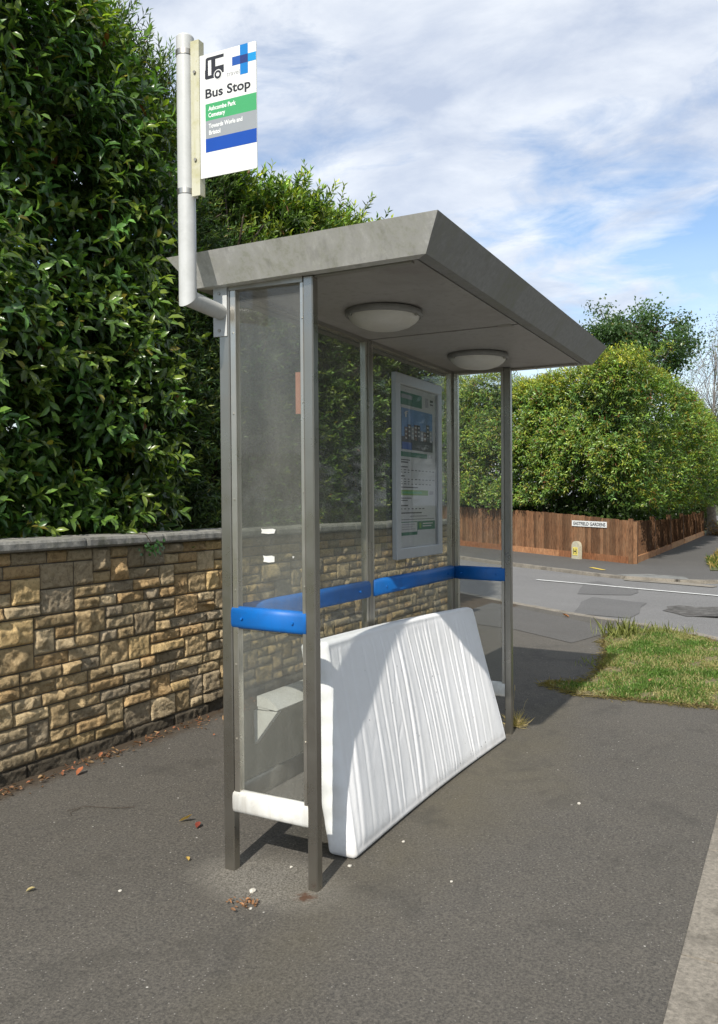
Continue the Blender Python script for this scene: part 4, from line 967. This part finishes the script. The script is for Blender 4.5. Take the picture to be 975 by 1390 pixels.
# ------------------------------------------------------------------ far side: fence, hedge, sign, hydrant post
FC = np.array([16.85, 1.72]); FE = np.array([.61, .792]); FE /= np.linalg.norm(FE); FN = np.array([FE[1], -FE[0]])
def fpt(t, off=0): return FC+FE*t-FN*off      # off>0: towards the viewer's side (-x,+y)
def far_fence():
    rg = random.Random(5)
    T = thing('timber_fence', (18.5, 3.9, 0), 'reddish brown close-board timber fence along the far side of the side road', 'fence')
    def boards(name, p0, e, n, L, hf, parent, w=.105, dim=1.0):
        m = MB(); k = int(L/w)
        for i in range(k):
            a = p0+e*(i*w+.001); b = p0+e*((i+1)*w+.012); h = hf(i*w)+rg.uniform(-.008, .008); th = .016
            m.tint = tuple(np.array((1, 1, 1))*rg.uniform(.55, 1.25)*dim)
            q = [a+n*.004, b+n*.0, b+n*(.0+th*.4), a+n*(.004+th)]
            V = [(*p, z) for p in q for z in (.16, h)]
            m.add([(*q[0], .15), (*q[1], .15), (*q[2], .15), (*q[3], .15), (*q[0], h), (*q[1], h), (*q[2], h), (*q[3], h)], [(3, 2, 1, 0), (4, 5, 6, 7), (0, 1, 5, 4), (1, 2, 6, 5), (2, 3, 7, 6), (3, 0, 4, 7)])
        return m.build(name, MT['wood'], parent, tint=True)
    nl = -FN   # outward, towards the road
    hl = lambda t: .95+.055*t*.6+.03*math.sin(t*.6)
    boards('board_panel', FC, FE, nl, 12.6, hl, T)
    m = MB()
    for i in range(5):
        a = FC+FE*(i*2.5+.03)+nl*.012; b = FC+FE*(i*2.5+2.5)+nl*.012; m.tint = (1.15, .95, .85) if i % 2 == 0 else (1.9, 1.8, 1.7)
        m.prism([tuple(a), tuple(b), tuple(b+nl*.03), tuple(a+nl*.03)], -.06, .15)
    m.build('gravel_board', MT['wood'], T, tint=True)
    m = MB()
    for i in range(5):
        a = FC+FE*(i*2.5)-nl*.02; b = a+FE*2.48; m.tint = (.8, .8, .8)
        m.prism([tuple(a), tuple(b), tuple(b-nl*.04), tuple(a-nl*.04)], .75, .80); m.prism([tuple(a), tuple(b), tuple(b-nl*.04), tuple(a-nl*.04)], .3, .35)
    m.build('rail', MT['wood'], T, tint=True)
    for i in range(5):
        a = FC+FE*(i*2.5)-nl*.07; m = MB(); m.box((a[0]-.05, a[1]-.05, -.1), (a[0]+.05, a[1]+.05, .93+.05*i)); m.tint = None; m.build('fence_post', MT['wood'], T, tint=True)
    # side run along the path
    T2 = thing('timber_fence', (22, 1.75, 0), 'brown timber fence with its shade put into the board colour, running beside the path away from the corner', 'fence')
    e = np.array([1., .012]); nr = np.array([.012, -1.])
    hr = lambda t: .95-.012*t
    boards('board_panel', FC+e*.02, e, nr, 9.9, hr, T2, dim=.75); boards('board_panel', FC+e*10.25+nr*-.02, e, nr, 7.5, lambda t: .93, T2, dim=.95)  # dim puts the shade on this run into the board colour
    m = MB(); 
    for (t0, t1, tt, h) in ((.05, 3.4, (2.2, 2.1, 1.9), .15), (3.45, 6.8, (1.7, 1.6, 1.5), .14), (6.85, 10.0, (2.4, 2.4, 2.2), .16), (10.35, 14.5, (3.4, 3.5, 3.4), .17), (14.6, 18, (3.2, 3.2, 3.1), .18)):
        a = FC+e*t0+nr*.012; b = FC+e*t1+nr*.012; m.tint = tt; m.prism([tuple(b), tuple(a), tuple(a+nr*.05), tuple(b+nr*.05)], -.06, h)
    m.build('gravel_board', MT['wood'], T2, tint=True)
    for t in (.0, 3.3, 6.7, 10.12, 14.4, 17.9):
        a = FC+e*t; m = MB(); m.tint = (.7, .7, .7); m.box((a[0]-.06, a[1]-.045 if t else a[1]-.012, -.1), (a[0]+.06, a[1]+.08, 1.0)); m.build('fence_post', MT['wood'], T2, tint=True)
    # leaning long lath on the ground beside the fence foot
    # street name plate
    S_ = thing('street_name_sign', (*(FC+FE*1.4+nl*.03), .8), 'white street name plate with black letters screwed to the brown fence', 'street sign')
    t0, t1, z0, z1 = .82, 1.98, .80, .955
    t0, t1 = .80, 2.02; z0, z1 = .770, .905
    m = MB(); a, b = FC+FE*t1+nl*.0225, FC+FE*t0+nl*.0225; m.prism([tuple(a), tuple(b), tuple(b+nl*.012), tuple(a+nl*.012)], z0, z1); pl = m.build('plate', MT['sign_white'], S_)
    V, F = text_geo('EASTFIELD GARDENS', (t1-t0)*.92, .080, .03)
    st = FC+FE*(t1-(t1-t0)*.05)+nl*.0355
    m = MB(); m.add([(*(st-FE*p), z0+.028+q) for p, q in V], F); m.build('lettering', MT['ink'], pl)
    # hydrant marker
    H = thing('hydrant_marker', (*(FC+FE*1.66+nl*.16), 0), 'small round-topped concrete hydrant marker post with yellow H plate before the fence', 'marker post')
    c = FC+FE*1.66+nl*.14; w = .135; zt = .42; m = MB()
    prof = [(-w, -.1), (w, -.1), (w, zt-w)]+[(w*math.cos(k*math.pi/12), zt-w+w*math.sin(k*math.pi/12)) for k in range(1, 12)]+[(-w, zt-w)]
    n = len(prof); V = [(*(c-FE*a), z) for a, z in prof]+[(*(c-FE*a+nl*.09), z) for a, z in prof]
    m.add(V, [tuple(range(n))[::-1], tuple(range(n, 2*n))]+[(i, (i+1) % n, (i+1) % n+n, i+n) for i in range(n)]); m.build('post_body', m_concrete('marker_concrete', (.36, .34, .25), (.50, .47, .36), 30), H)
    m = MB(); q = c+nl*.0905; a = .085; m.prism([tuple(q+FE*a), tuple(q-FE*a), tuple(q-FE*a+nl*.006), tuple(q+FE*a+nl*.006)], .085, .275); yp = m.build('plate', MT['yellow'], H)
    m = MB(); q = c+nl*.098; 
    for s in (-.055, .030): m.prism([tuple(q-FE*s), tuple(q-FE*(s+.025)), tuple(q-FE*(s+.025)+nl*.001), tuple(q-FE*s+nl*.001)], .115, .245)
    m.prism([tuple(q-FE*(-.031)), tuple(q-FE*.031), tuple(q-FE*.031+nl*.001), tuple(q-FE*(-.031)+nl*.001)], .168, .192); m.build('lettering', MT['ink'], yp)
far_fence()

def far_hedge():
    T = thing('corner_laurel_hedge', (19.5, 4.5, 0), 'big sunlit laurel hedge with yellowing leaves bulging over the far fence', 'hedge')
    rg = np.random.default_rng(61); parts = []
    nl = -FN; e2 = np.array([1., .012]); nr = np.array([.012, -1.])
    def top_l(t): return 4.58+.16*np.clip((2.6-t)/1.5, 0, 1)+.08*np.sin(t*.9+.5)+.08*np.sin(t*2.3)+.4*np.clip((t-4.3)/2, 0, 1)
    def top_r(t): return 4.72+.36*np.sin(np.clip(t, 0, 20)*math.pi/20)+.08*np.sin(t*1.9)-.9*np.clip((t-16)/8, 0, 1)
    def side(n, t0, t1, p0, e, nn, topf, seed, corner, over=0):
        t = rg.uniform(t0, t1, n); tz = topf(t); u = rg.random(n); z0_ = 1.27+.34*((t > .2)&(t < 3.0)&(p0 is FC)&(e is FE)); z = z0_+(tz-z0_)*u
        bm = bumps(t*1.6, z*1.7, seed, 1.0); keep = rg.random(n) < np.clip(.62+.85*bm, .14, 1); t, z, tz, bm, u = t[keep], z[keep], tz[keep], bm[keep], u[keep]
        out = .32*np.sin(np.clip((z-.8)/(tz-.8), 0, 1)*math.pi)**.6-.55*np.clip((z-(tz-1.0))/1.0, 0, 1)**2+.26*bm-.16-rg.random(len(t))**1.6*.5
        out += over*np.clip(t/2.5, 0, 1)*np.sin(np.clip((z-.9)/(tz-.9), 0, 1)*math.pi)**.7
        out -= .9*np.clip((corner-np.abs(t))/corner, 0, 1)**2*.6
        xy = p0[None]+e[None]*t[:, None]+nn[None]*out[:, None]; k = len(t)
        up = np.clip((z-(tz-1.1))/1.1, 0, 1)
        D = np.c_[nn[0]*np.ones(k)+rg.normal(0, .5, k), nn[1]*np.ones(k)+rg.normal(0, .5, k), rg.normal(.25, .4, k)+1.0*up]
        return np.c_[xy, z], D, up
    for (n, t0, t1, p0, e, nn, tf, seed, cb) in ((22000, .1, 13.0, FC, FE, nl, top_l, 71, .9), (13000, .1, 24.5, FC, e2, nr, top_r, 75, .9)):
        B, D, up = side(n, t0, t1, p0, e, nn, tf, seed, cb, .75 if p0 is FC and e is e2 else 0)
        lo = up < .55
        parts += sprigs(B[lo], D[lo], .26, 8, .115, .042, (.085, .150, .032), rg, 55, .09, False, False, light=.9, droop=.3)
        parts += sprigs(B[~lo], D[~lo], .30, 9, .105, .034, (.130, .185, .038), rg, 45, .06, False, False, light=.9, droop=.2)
    # hedge body and top
    n = 22000; t = rg.uniform(-.2, 12.6, n); w = rg.uniform(-3.4, -.35, n); p = FC[None]+FE[None]*t[:, None]+nl[None]*w[:, None]
    tz = top_l(t)-.35-rg.random(n)**2*1.0; tz = np.where(rg.random(n) < .5, 0.8+(tz-.8)*rg.random(n), tz)
    ok = p[:, 1] > 2.1; p, tz = p[ok], tz[ok]; n = len(p)
    parts.append(leaf_mesh(np.c_[p, tz], rg.normal(0, 1, (n, 3)), rg.normal(0, .5, (n, 3))+np.array([0, 0, 1]), np.full(n, .17), np.full(n, .08), np.tile((.07, .12, .025), (n, 1))*rg.uniform(.5, 1.2, (n, 1)), False, .15, .1))
    n = 12000; t = rg.uniform(.3, 22, n); w = rg.uniform(-3, -.35, n); p = FC[None]+e2[None]*t[:, None]+nr[None]*w[:, None]; tz = top_r(t)-.3; z = .8+(tz-.8)*rg.random(n)**.6
    ok = (p-FC)@nl < -.25; p, z = p[ok], z[ok]; n = len(p)
    parts.append(leaf_mesh(np.c_[p, z], rg.normal(0, 1, (n, 3)), rg.normal(0, .5, (n, 3))+np.array([0, 0, 1]), np.full(n, .2), np.full(n, .09), np.tile((.06, .105, .025), (n, 1))*rg.uniform(.5, 1.2, (n, 1)), False, .15, .1))
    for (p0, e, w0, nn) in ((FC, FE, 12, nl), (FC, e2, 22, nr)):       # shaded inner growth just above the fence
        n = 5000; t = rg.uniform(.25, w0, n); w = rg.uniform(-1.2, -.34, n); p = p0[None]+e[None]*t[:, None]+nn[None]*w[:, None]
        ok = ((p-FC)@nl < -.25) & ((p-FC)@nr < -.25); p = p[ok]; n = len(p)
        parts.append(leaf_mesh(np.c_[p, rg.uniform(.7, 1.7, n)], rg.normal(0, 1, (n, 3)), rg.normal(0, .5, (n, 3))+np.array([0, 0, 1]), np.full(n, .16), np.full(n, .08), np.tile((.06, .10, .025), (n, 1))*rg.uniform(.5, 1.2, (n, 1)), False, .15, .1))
    mesh_mixed('foliage', parts, MT['leaf_far'], T)
    br = []
    for k in range(26):
        t = rg.uniform(2.4, 12); p = FC+FE*t-nl*rg.uniform(.35, .9)
        q = [(p[0], p[1], -.05)]
        for s in range(1, 5): q.append((p[0]+rg.normal(0, .05)*s+.15*s, p[1]+rg.normal(0, .05)*s, .75*s))
        br.append((q, [.05, .04, .03, .02, .01]))
    branches('stems', T, br, MT['bark'])
far_hedge()

# ------------------------------------------------------------------ trees beyond
def tree(name, label, base, h, crown, n, leaf, col, seed, group=None, sparse=False, tr=.16, clusters=60, cs=.45, yellow=.02, cat='tree', bark='bark'):
    rg = np.random.default_rng(seed); T = thing(name, (*base, 0), label, cat, group)
    cx, cy, cz, rx, ry, rz = crown; c0 = np.array([base[0]+cx, base[1]+cy, cz])
    d = unit(rg.normal(0, 1, (clusters, 3))); rad = rg.uniform(.35, 1.0, clusters)**.6
    C = c0+d*rad[:, None]*np.array([rx, ry, rz])*rg.uniform(.85, 1.12, (clusters, 1))
    per = n//clusters; idx = np.repeat(np.arange(clusters), per); N = len(idx)
    size = rg.uniform(.6, 1.3, clusters)*cs
    P = C[idx]+rg.normal(0, 1, (N, 3))*size[idx][:, None]*np.array([1, 1, .65])*.55
    sh = rg.normal(1, .15, clusters).clip(.6, 1.4)
    tint = np.tile(np.array(col), (N, 1))*(sh[idx]*rg.uniform(.75, 1.25, N))[:, None]
    yl = rg.random(N) < yellow; tint[yl] = (.25, .22, .05)
    parts = [leaf_mesh(P, rg.normal(0, 1, (N, 3))+np.array([0, 0, -.2]), rg.normal(0, .6, (N, 3))+np.array([0, -.2, 1]), np.full(N, leaf)*rg.uniform(.7, 1.3, N), np.full(N, leaf*.62)*rg.uniform(.7, 1.3, N), tint, False, .15, .15)]
    mesh_mixed('crown', parts, MT['leaf_far'], T)
    br = []; tz = cz-rz*.2; trunk = [(base[0], base[1], -.1), (base[0]+cx*.2, base[1]+cy*.2, cz*.33), (base[0]+cx*.6, base[1]+cy*.6, cz*.66), tuple(c0+np.array([0, 0, rz*.1])), tuple(c0+np.array([0, 0, rz*.7]))]
    br.append((trunk, [tr, tr*.8, tr*.6, tr*.4, tr*.12]))
    for k in range(clusters):
        s = rg.uniform(.45, .98); j = s*4; i = int(j); f = j-i; i = min(i, 3); b0 = np.array(trunk[i])*(1-f)+np.array(trunk[i+1])*f
        mid = (b0+C[k])/2+np.array([0, 0, .15*rz*rg.uniform(-.3, 1)]); br.append(([b0, mid, C[k]], [tr*.28*(1.2-s), tr*.16, tr*.05]))
    branches('trunk', T, br, MT[bark])
    return T
# row along the side-road garden and down the street
tree('maple_tree', 'dark green round-topped tree rising behind the corner hedge', (30.2, 4.0), 7.5, (0, 0, 6.9, 2.05, 2.05, 1.75), 24000, .125, (.075, .135, .050), 81, tr=.20, clusters=150, cs=.50)
tree('birch_tree', 'thin pale birch with sparse hanging twigs beyond the hedge, right edge', (40.5, 2.2), 9.5, (-.3, -.3, 7.0, 2.2, 2.3, 3.1), 2600, .085, (.13, .15, .08), 82, tr=.07, clusters=110, cs=.50, bark='birch')
tree('roadside_shrub_tree', 'loose grey-green small tree at the end of the hedge beside the path', (44, 2.6), 5.0, (0, 0, 4.0, 2.0, 2.0, 2.6), 7000, .13, (.10, .14, .055), 83, tr=.14, clusters=60, cs=.7)
tree('verge_shrub', 'rounded yellow-green shrub at the far end of the timber fence', (37.5, 2.7), 2.4, (0, 0, 1.7, 1.0, 1.25, 1.3), 6500, .09, (.12, .165, .04), 84, tr=.07, clusters=45, cs=.5, cat='shrub')
for i, (x, y, h, r, lab) in enumerate([(92, 9, 10.5, 6, 'broad dark tree behind the distant road, nearest the path line'), (96, -1, 9, 5, 'low dark tree beyond the distant road at the right edge'), (88, 22, 12, 7, 'tall tree beyond the distant road hidden mostly by the corner hedge'), (105, 3, 13, 6, 'tallest hazy tree at the very end of the street'), (70, 9.5, 8, 4, 'dark tree on the far grass before the distant road')]):
    tree('street_tree', lab, (x, y), h, (0, 0, h*.6, r*.8, r*.8, h*.42), 9000, .32, (.05, .085, .04), 90+i, 'trees at the end of the street', tr=.3, clusters=70, cs=1.6)
for i, (x, y, h, r) in enumerate([(-4, -15, 8, 4.2), (4, -16, 9, 4.5), (12, -14.5, 8, 4), (20, -16, 9.5, 4.8), (29, -15, 8.5, 4.5)]):  # unseen row, added to darken and green the shelter glass reflections
    tree('reflection_tree', ['first', 'second', 'third', 'fourth', 'fifth'][i]+' broad leafy tree of the unseen row added for reflections in the shelter glass', (x, y), h, (0, 0, h*.52, r, r, h*.46), 5200, .42, (.06, .10, .03), 120+i, 'unseen trees added across the main road for reflections', tr=.25, clusters=60, cs=1.7)
# grey trunk at the path's edge where the fence ends
def bole():
    T = thing('tree_stump', (35.3, 1.62, 0), 'weathered grey trunk standing where the timber fence ends by the path', 'tree trunk')
    m = MB(); m.tube([(35.3, 1.62, -.1), (35.28, 1.6, .3), (35.33, 1.64, .8), (35.3, 1.7, 1.5), (35.2, 1.8, 2.4)], [.26, .20, .18, .17, .12], 12); m.build('trunk', m_concrete('grey_bark', (.16, .13, .10), (.34, .29, .24), 9), T, True)
    rg = np.random.default_rng(4); n = 500; p = np.c_[35.2+rg.normal(0, .35, n), 1.35+rg.normal(0, .25, n), np.abs(rg.normal(0, .28, n))]
    mesh_mixed('ivy', [leaf_mesh(p, rg.normal(0, 1, (n, 3)), rg.normal(0, .6, (n, 3))+np.array([0, 0, 1]), np.full(n, .11), np.full(n, .06), np.tile((.22, .13, .05), (n, 1))*rg.uniform(.5, 1.4, (n, 1)), False)], MT['leaf_far'], T)
bole()

# ------------------------------------------------------------------ grass verges, litter and small things
def in_poly(x, y, poly):
    c = np.zeros(len(x), bool); n = len(poly)
    for i in range(n):
        (x0, y0), (x1, y1) = poly[i], poly[(i+1) % n]
        c ^= ((y0 > y) != (y1 > y)) & (x < (x1-x0)*(y-y0)/(y1-y0+1e-12)+x0)
    return c
VERGE = [(3.55, -.12), (3.74, .14), (3.86, .14), (3.95, -.06), (4.55, -.10), (4.95, -.03), (5.4, .04), (6.0, .18), (6.45, .20), (6.85, .06), (7.02, -.25), (6.74, -.66), (6.1, -1.05), (5.4, -1.15), (3.7, -1.15), (3.63, -.9), (3.60, -.5)]
def blades(name, poly, n, hmin, hmax, cols, seed, parent, z0=.0, w=.004, patch=None):
    rg = np.random.default_rng(seed); P = np.array(poly); lo, hi = P.min(0), P.max(0)
    x = rg.uniform(lo[0], hi[0], n*2); y = rg.uniform(lo[1], hi[1], n*2); ok = in_poly(x, y, poly)
    x, y = x[ok], y[ok]; b = bumps(x*3.2, y*4.2, seed+1, 1.2); ok = rg.random(len(x)) < np.clip(.60+1.0*b, .06, 1); x, y, b = x[ok][:n], y[ok][:n], b[ok][:n]; k = len(x)
    h = rg.uniform(hmin, hmax, k)*(1+.45*b).clip(.45, 2); D = np.c_[rg.normal(0, .65, k), rg.normal(0, .65, k), np.ones(k)*1.0]
    ci = rg.random(k); b2 = bumps(x*3+7, y*3, seed+3, 1.2); dry = (ci+.6*b2) > .60
    col = np.where(dry[:, None], np.array(cols[1])[None], np.array(cols[0])[None])*rg.uniform(.65, 1.35, (k, 1))
    return leaf_mesh(np.c_[x, y, np.full(k, z0)], D, np.c_[rg.normal(0, 1, k), rg.normal(0, 1, k), .4*np.ones(k)], h, np.full(k, w)*rg.uniform(.7, 1.5, k), col, False, .2, .55)
def verge():
    tag(sheet('verge_soil', VERGE, .010, MT['soil']))
    holder = bpy.data.objects.new('grass', None)   # placeholder removed below
    class O: pass
    G, Y = (.12, .215, .04), (.36, .33, .15)
    parts = [blades('g', VERGE, 40000, .012, .042, (G, Y), 201, None, .008, .0062)]
    # ragged dry edge
    rg = np.random.default_rng(9); k = 5200; i = rg.integers(len(VERGE), size=k); t = rg.random(k); P = np.array(VERGE); q = P[i]*(1-t[:, None])+P[(i+1) % len(P)]*t[:, None]+rg.normal(0, .035, (k, 2))
    ok = (q[:, 1] > -1.18); q = q[ok]; k = len(q)
    parts.append(leaf_mesh(np.c_[q, np.full(k, .006)], np.c_[rg.normal(0, 1, (k, 2)), np.full(k, .35)], np.c_[rg.normal(0, .4, (k, 2)), np.ones(k)], rg.uniform(.02, .07, k), np.full(k, .004), np.tile((.34, .27, .13), (k, 1))*rg.uniform(.5, 1.2, (k, 1)), False, .2, .3))
    # taller seed grass at the kerb edge
    for (cx, cy, n, hh) in ((6.5, .05, 90, .19), (6.75, -.2, 60, .13), (6.3, .15, 60, .16), (6.9, -.45, 40, .10), (4.75, .02, 40, .08)):
        x = rg.normal(cx, .09, n); y = rg.normal(cy, .08, n)
        parts.append(leaf_mesh(np.c_[x, y, np.full(n, .008)], np.c_[rg.normal(0, .25, (n, 2)), np.ones(n)], rg.normal(0, 1, (n, 3)), rg.uniform(.4, 1.1, n)*hh, np.full(n, .0045), np.tile((.30, .32, .11), (n, 1))*rg.uniform(.7, 1.3, (n, 1)), False, .2, .4))
    bpy.data.objects.remove(holder)
    V = np.vstack([p[0] for p in parts]); off = 0; F = []; C = []
    for p in parts: F.append(p[1]+off); C.append(p[3]); off += len(p[0])
    tag(mesh_np('grass', V, np.vstack(F), MT['grass'], None, False, np.vstack(C)), 'patchy green and straw coloured grass on the corner verge', 'grass', kind='stuff')
    FV = [(15.9, .05), (18.5, .30), (30, .38), (44, .4), (44, -1.1), (18, -1.1), (16.3, -.6)]
    p = blades('g', FV, 26000, .06, .16, ((.15, .20, .04), (.45, .33, .11)), 207, None, .01, .014)
    tag(mesh_np('grass', p[0], p[1], MT['grass'], None, False, p[3]), 'yellowing rough grass beside the path on the far side', 'grass', kind='stuff')
verge()

def litter():
    rg = np.random.default_rng(77)
    # drift of dead leaf fragments and grit along the wall foot
    n = 2100; x = rg.uniform(-1.0, 5.8, n); y = 1.815-np.abs(rg.normal(0, .045, n))*(1+.8*(x > 1.4)*(x < 2.2)); cl = bumps(x*2, y*3, 5, 2); ok = rg.random(n) < np.clip(.35+.9*cl, .08, 1); x, y = x[ok], y[ok]; n = len(x)
    p = leaf_mesh(np.c_[x, y, np.full(n, .004)+rg.random(n)*.010], np.c_[rg.normal(0, 1, (n, 2)), rg.normal(.05, .2, n)], np.c_[rg.normal(0, .4, (n, 2)), np.ones(n)], rg.uniform(.008, .038, n), rg.uniform(.004, .020, n), np.array([(.20, .10, .045), (.30, .19, .09), (.12, .07, .035), (.34, .13, .06)])[rg.integers(4, size=n)]*rg.uniform(.6, 1.3, (n, 1)), True, .3, -.2)
    F3, Q4 = p[1], p[2]; F = [tuple(f) for f in F3]+[tuple(f) for f in Q4]
    tag(mesh_np('leaf_litter', p[0], F, MT['dry'], None, False, p[3]), 'brown dead leaf fragments and grit along the foot of the stone wall', 'leaf litter', kind='stuff')
    def leaf(x, y, L, W, ang, col, label, roll=.2, curl=-.35):
        a = math.radians(ang); p = leaf_mesh(np.array([[x, y, .006]]), np.array([[math.cos(a), math.sin(a), .12]]), np.array([[roll, roll*.5, 1.]]), np.array([L]), np.array([W]), np.array([col]), True, .35, curl)
        o = mesh_np('fallen_leaf', p[0], [tuple(f) for f in p[1]]+[tuple(f) for f in p[2]], MT['dry'], None, False, p[3], (x, y, 0)); tag(o, label, 'leaf', 'fallen leaves on the pavement')
    leaf(.275, .850, .062, .034, -70, (.58, .38, .10), 'curled yellow fallen leaf on open asphalt between wall and shelter')
    leaf(.25, .735, .040, .026, 20, (.24, .05, .03), 'small dark red fallen leaf just right of the curled yellow leaf', .1, -.2)
    leaf(1.66, 1.62, .085, .052, 30, (.50, .30, .15), 'large pale tan leaf lying at the wall foot beside the shelter', .3, -.25)
    leaf(.50, 1.68, .06, .034, 10, (.40, .13, .05), 'orange brown leaf lying at the wall foot towards the left edge', .3, -.3)
    leaf(-.50, .90, .034, .02, -30, (.42, .34, .16), 'pale straw leaf scrap near the bottom left of the pavement', .1, -.1)
    leaf(-.02, .56, .026, .018, 60, (.45, .30, .07), 'tiny yellow leaf scrap left of the near shelter post', .1, -.1)
    leaf(4.15, -.55, .09, .055, 30, (.42, .22, .11), 'brown dead leaf resting on the near edge of the grass verge', .2, -.2)
    leaf(7.55, .9, .10, .06, 80, (.40, .17, .07), 'reddish leaf lying in the gutter of the corner kerb', .2, -.2)
    # clump of crumbled leaf near the posts
    n = 38; x = rg.normal(-.205, .022, n); y = rg.normal(.170, .026, n)
    p = leaf_mesh(np.c_[x, y, .004+rg.random(n)*.01], np.c_[rg.normal(0, 1, (n, 2)), rg.normal(.2, .3, n)], np.c_[rg.normal(0, .5, (n, 2)), np.ones(n)], rg.uniform(.008, .022, n), rg.uniform(.005, .012, n), np.tile((.26, .13, .06), (n, 1))*rg.uniform(.6, 1.5, (n, 1)), True, .3, -.2)
    tag(mesh_np('leaf_crumbs', p[0], [tuple(f) for f in p[1]]+[tuple(f) for f in p[2]], MT['dry'], None, False, p[3], (-.205, .17, 0)), 'little clump of crumbled brown leaves before the near posts', 'leaf litter')
    def pebble(x, y, r, label, mat=MT['pebble'], sq=.6):
        q = np.random.default_rng(int(abs(x)*1e4+abs(y)*1e3)); import bmesh
        bm = bmesh.new(); bmesh.ops.create_icosphere(bm, subdivisions=2, radius=1); V = np.array([v.co[:] for v in bm.verts]); F = [tuple(v.index for v in f.verts) for f in bm.faces]; bm.free()
        V = V*(1+.22*q.normal(0, 1, (len(V), 1)).clip(-1, 1)*.6)*np.array([r*1.25, r, r*sq])+np.array([x, y, r*sq*.7])
        tag(mesh_np('pebble', V, F, mat, None, False, None, (x, y, 0)), label, 'stone', 'loose pale stones on the pavement')
    pebble(-.107, .205, .0115, 'largest pale stone chip, between the two near post feet'); pebble(-.215, .140, .006, 'small pale chip touching the clump of crumbled leaves')
    pebble(.245, .000, .0072, 'white chip in the near post shadow by the mattress corner'); pebble(.555, -.085, .006, 'yellowish chip on the pavement just in front of the mattress')
    pebble(.13, .19, .0060, 'tiny pale chip between the near posts towards the mattress'); pebble(-.33, .62, .0062, 'white chip on the asphalt left of the crumbled leaves')
    pebble(.31, -.39, .0055, 'white chip on open asphalt in front of the mattress middle'); pebble(1.35, -.62, .0075, 'white chip on open asphalt nearer the kerb')
    # thin twigs
    def twig(pts, r, label):
        m = MB(); m.tube(pts, r, 5); tag(m.build('twig', MT['bark'], loc=pts[0]), label, 'twig', 'dry twigs on the pavement')
    twig([(.13, 1.36, .005), (.20, 1.32, .010), (.26, 1.20, .004), (.31, 1.13, .006)], .0013, 'thin bent twig on the asphalt before the wall')
    twig([(.18, 1.33, .005), (.12, 1.33, .005), (.10, 1.30, .004)], .0012, 'short twig lying across the thin bent twig')
    twig([(.90, .92, .004), (.83, .86, .012), (.78, .82, .004)], .0014, 'short pale twig between wall and shelter')
    # dry weed beside the far post
    T = thing('dry_weed', (2.52, .03, 0), 'tuft of straw-coloured dead weed growing by the far front post', 'weed')
    n = 170; rg = np.random.default_rng(8)
    q = leaf_mesh(np.c_[2.52+rg.normal(0, .020, n), .03+rg.normal(0, .016, n), np.full(n, .002)], np.c_[rg.normal(0, .9, (n, 2)), rg.uniform(.15, 1.2, n)], rg.normal(0, 1, (n, 3)), rg.uniform(.05, .125, n), np.full(n, .0042), np.tile((.50, .40, .20), (n, 1))*rg.uniform(.55, 1.2, (n, 1)), True, .2, .15)
    mesh_mixed('blades', [q], MT['grass'], T)
    m = MB(); 
    for pts in ([(2.52, .04, 0), (2.515, .05, .12), (2.53, .045, .24)], [(2.52, .02, 0), (2.53, .0, .08), (2.56, -.015, .15), (2.565, -.03, .17)], [(2.53, .03, 0), (2.55, .03, .06), (2.60, .02, .09)]): m.tube(pts, [.0018, .0014, .001, .0008][:len(pts)], 5)
    m.tube([(2.53, .045, .22), (2.531, .045, .255)], [.004, .002], 6); m.build('stalk', plain('straw', (.42, .34, .18), .8), T)
litter()

# ------------------------------------------------------------------ auto smooth for pipes
for o in bpy.data.objects:
    if o.type == 'MESH' and o.name.startswith(('pole', 'clamp')) and o.data.polygons:
        o.data.polygons.foreach_set('use_smooth', np.ones(len(o.data.polygons), dtype=bool))
        try: o.data.set_sharp_from_angle(angle=math.radians(40))
        except Exception: pass
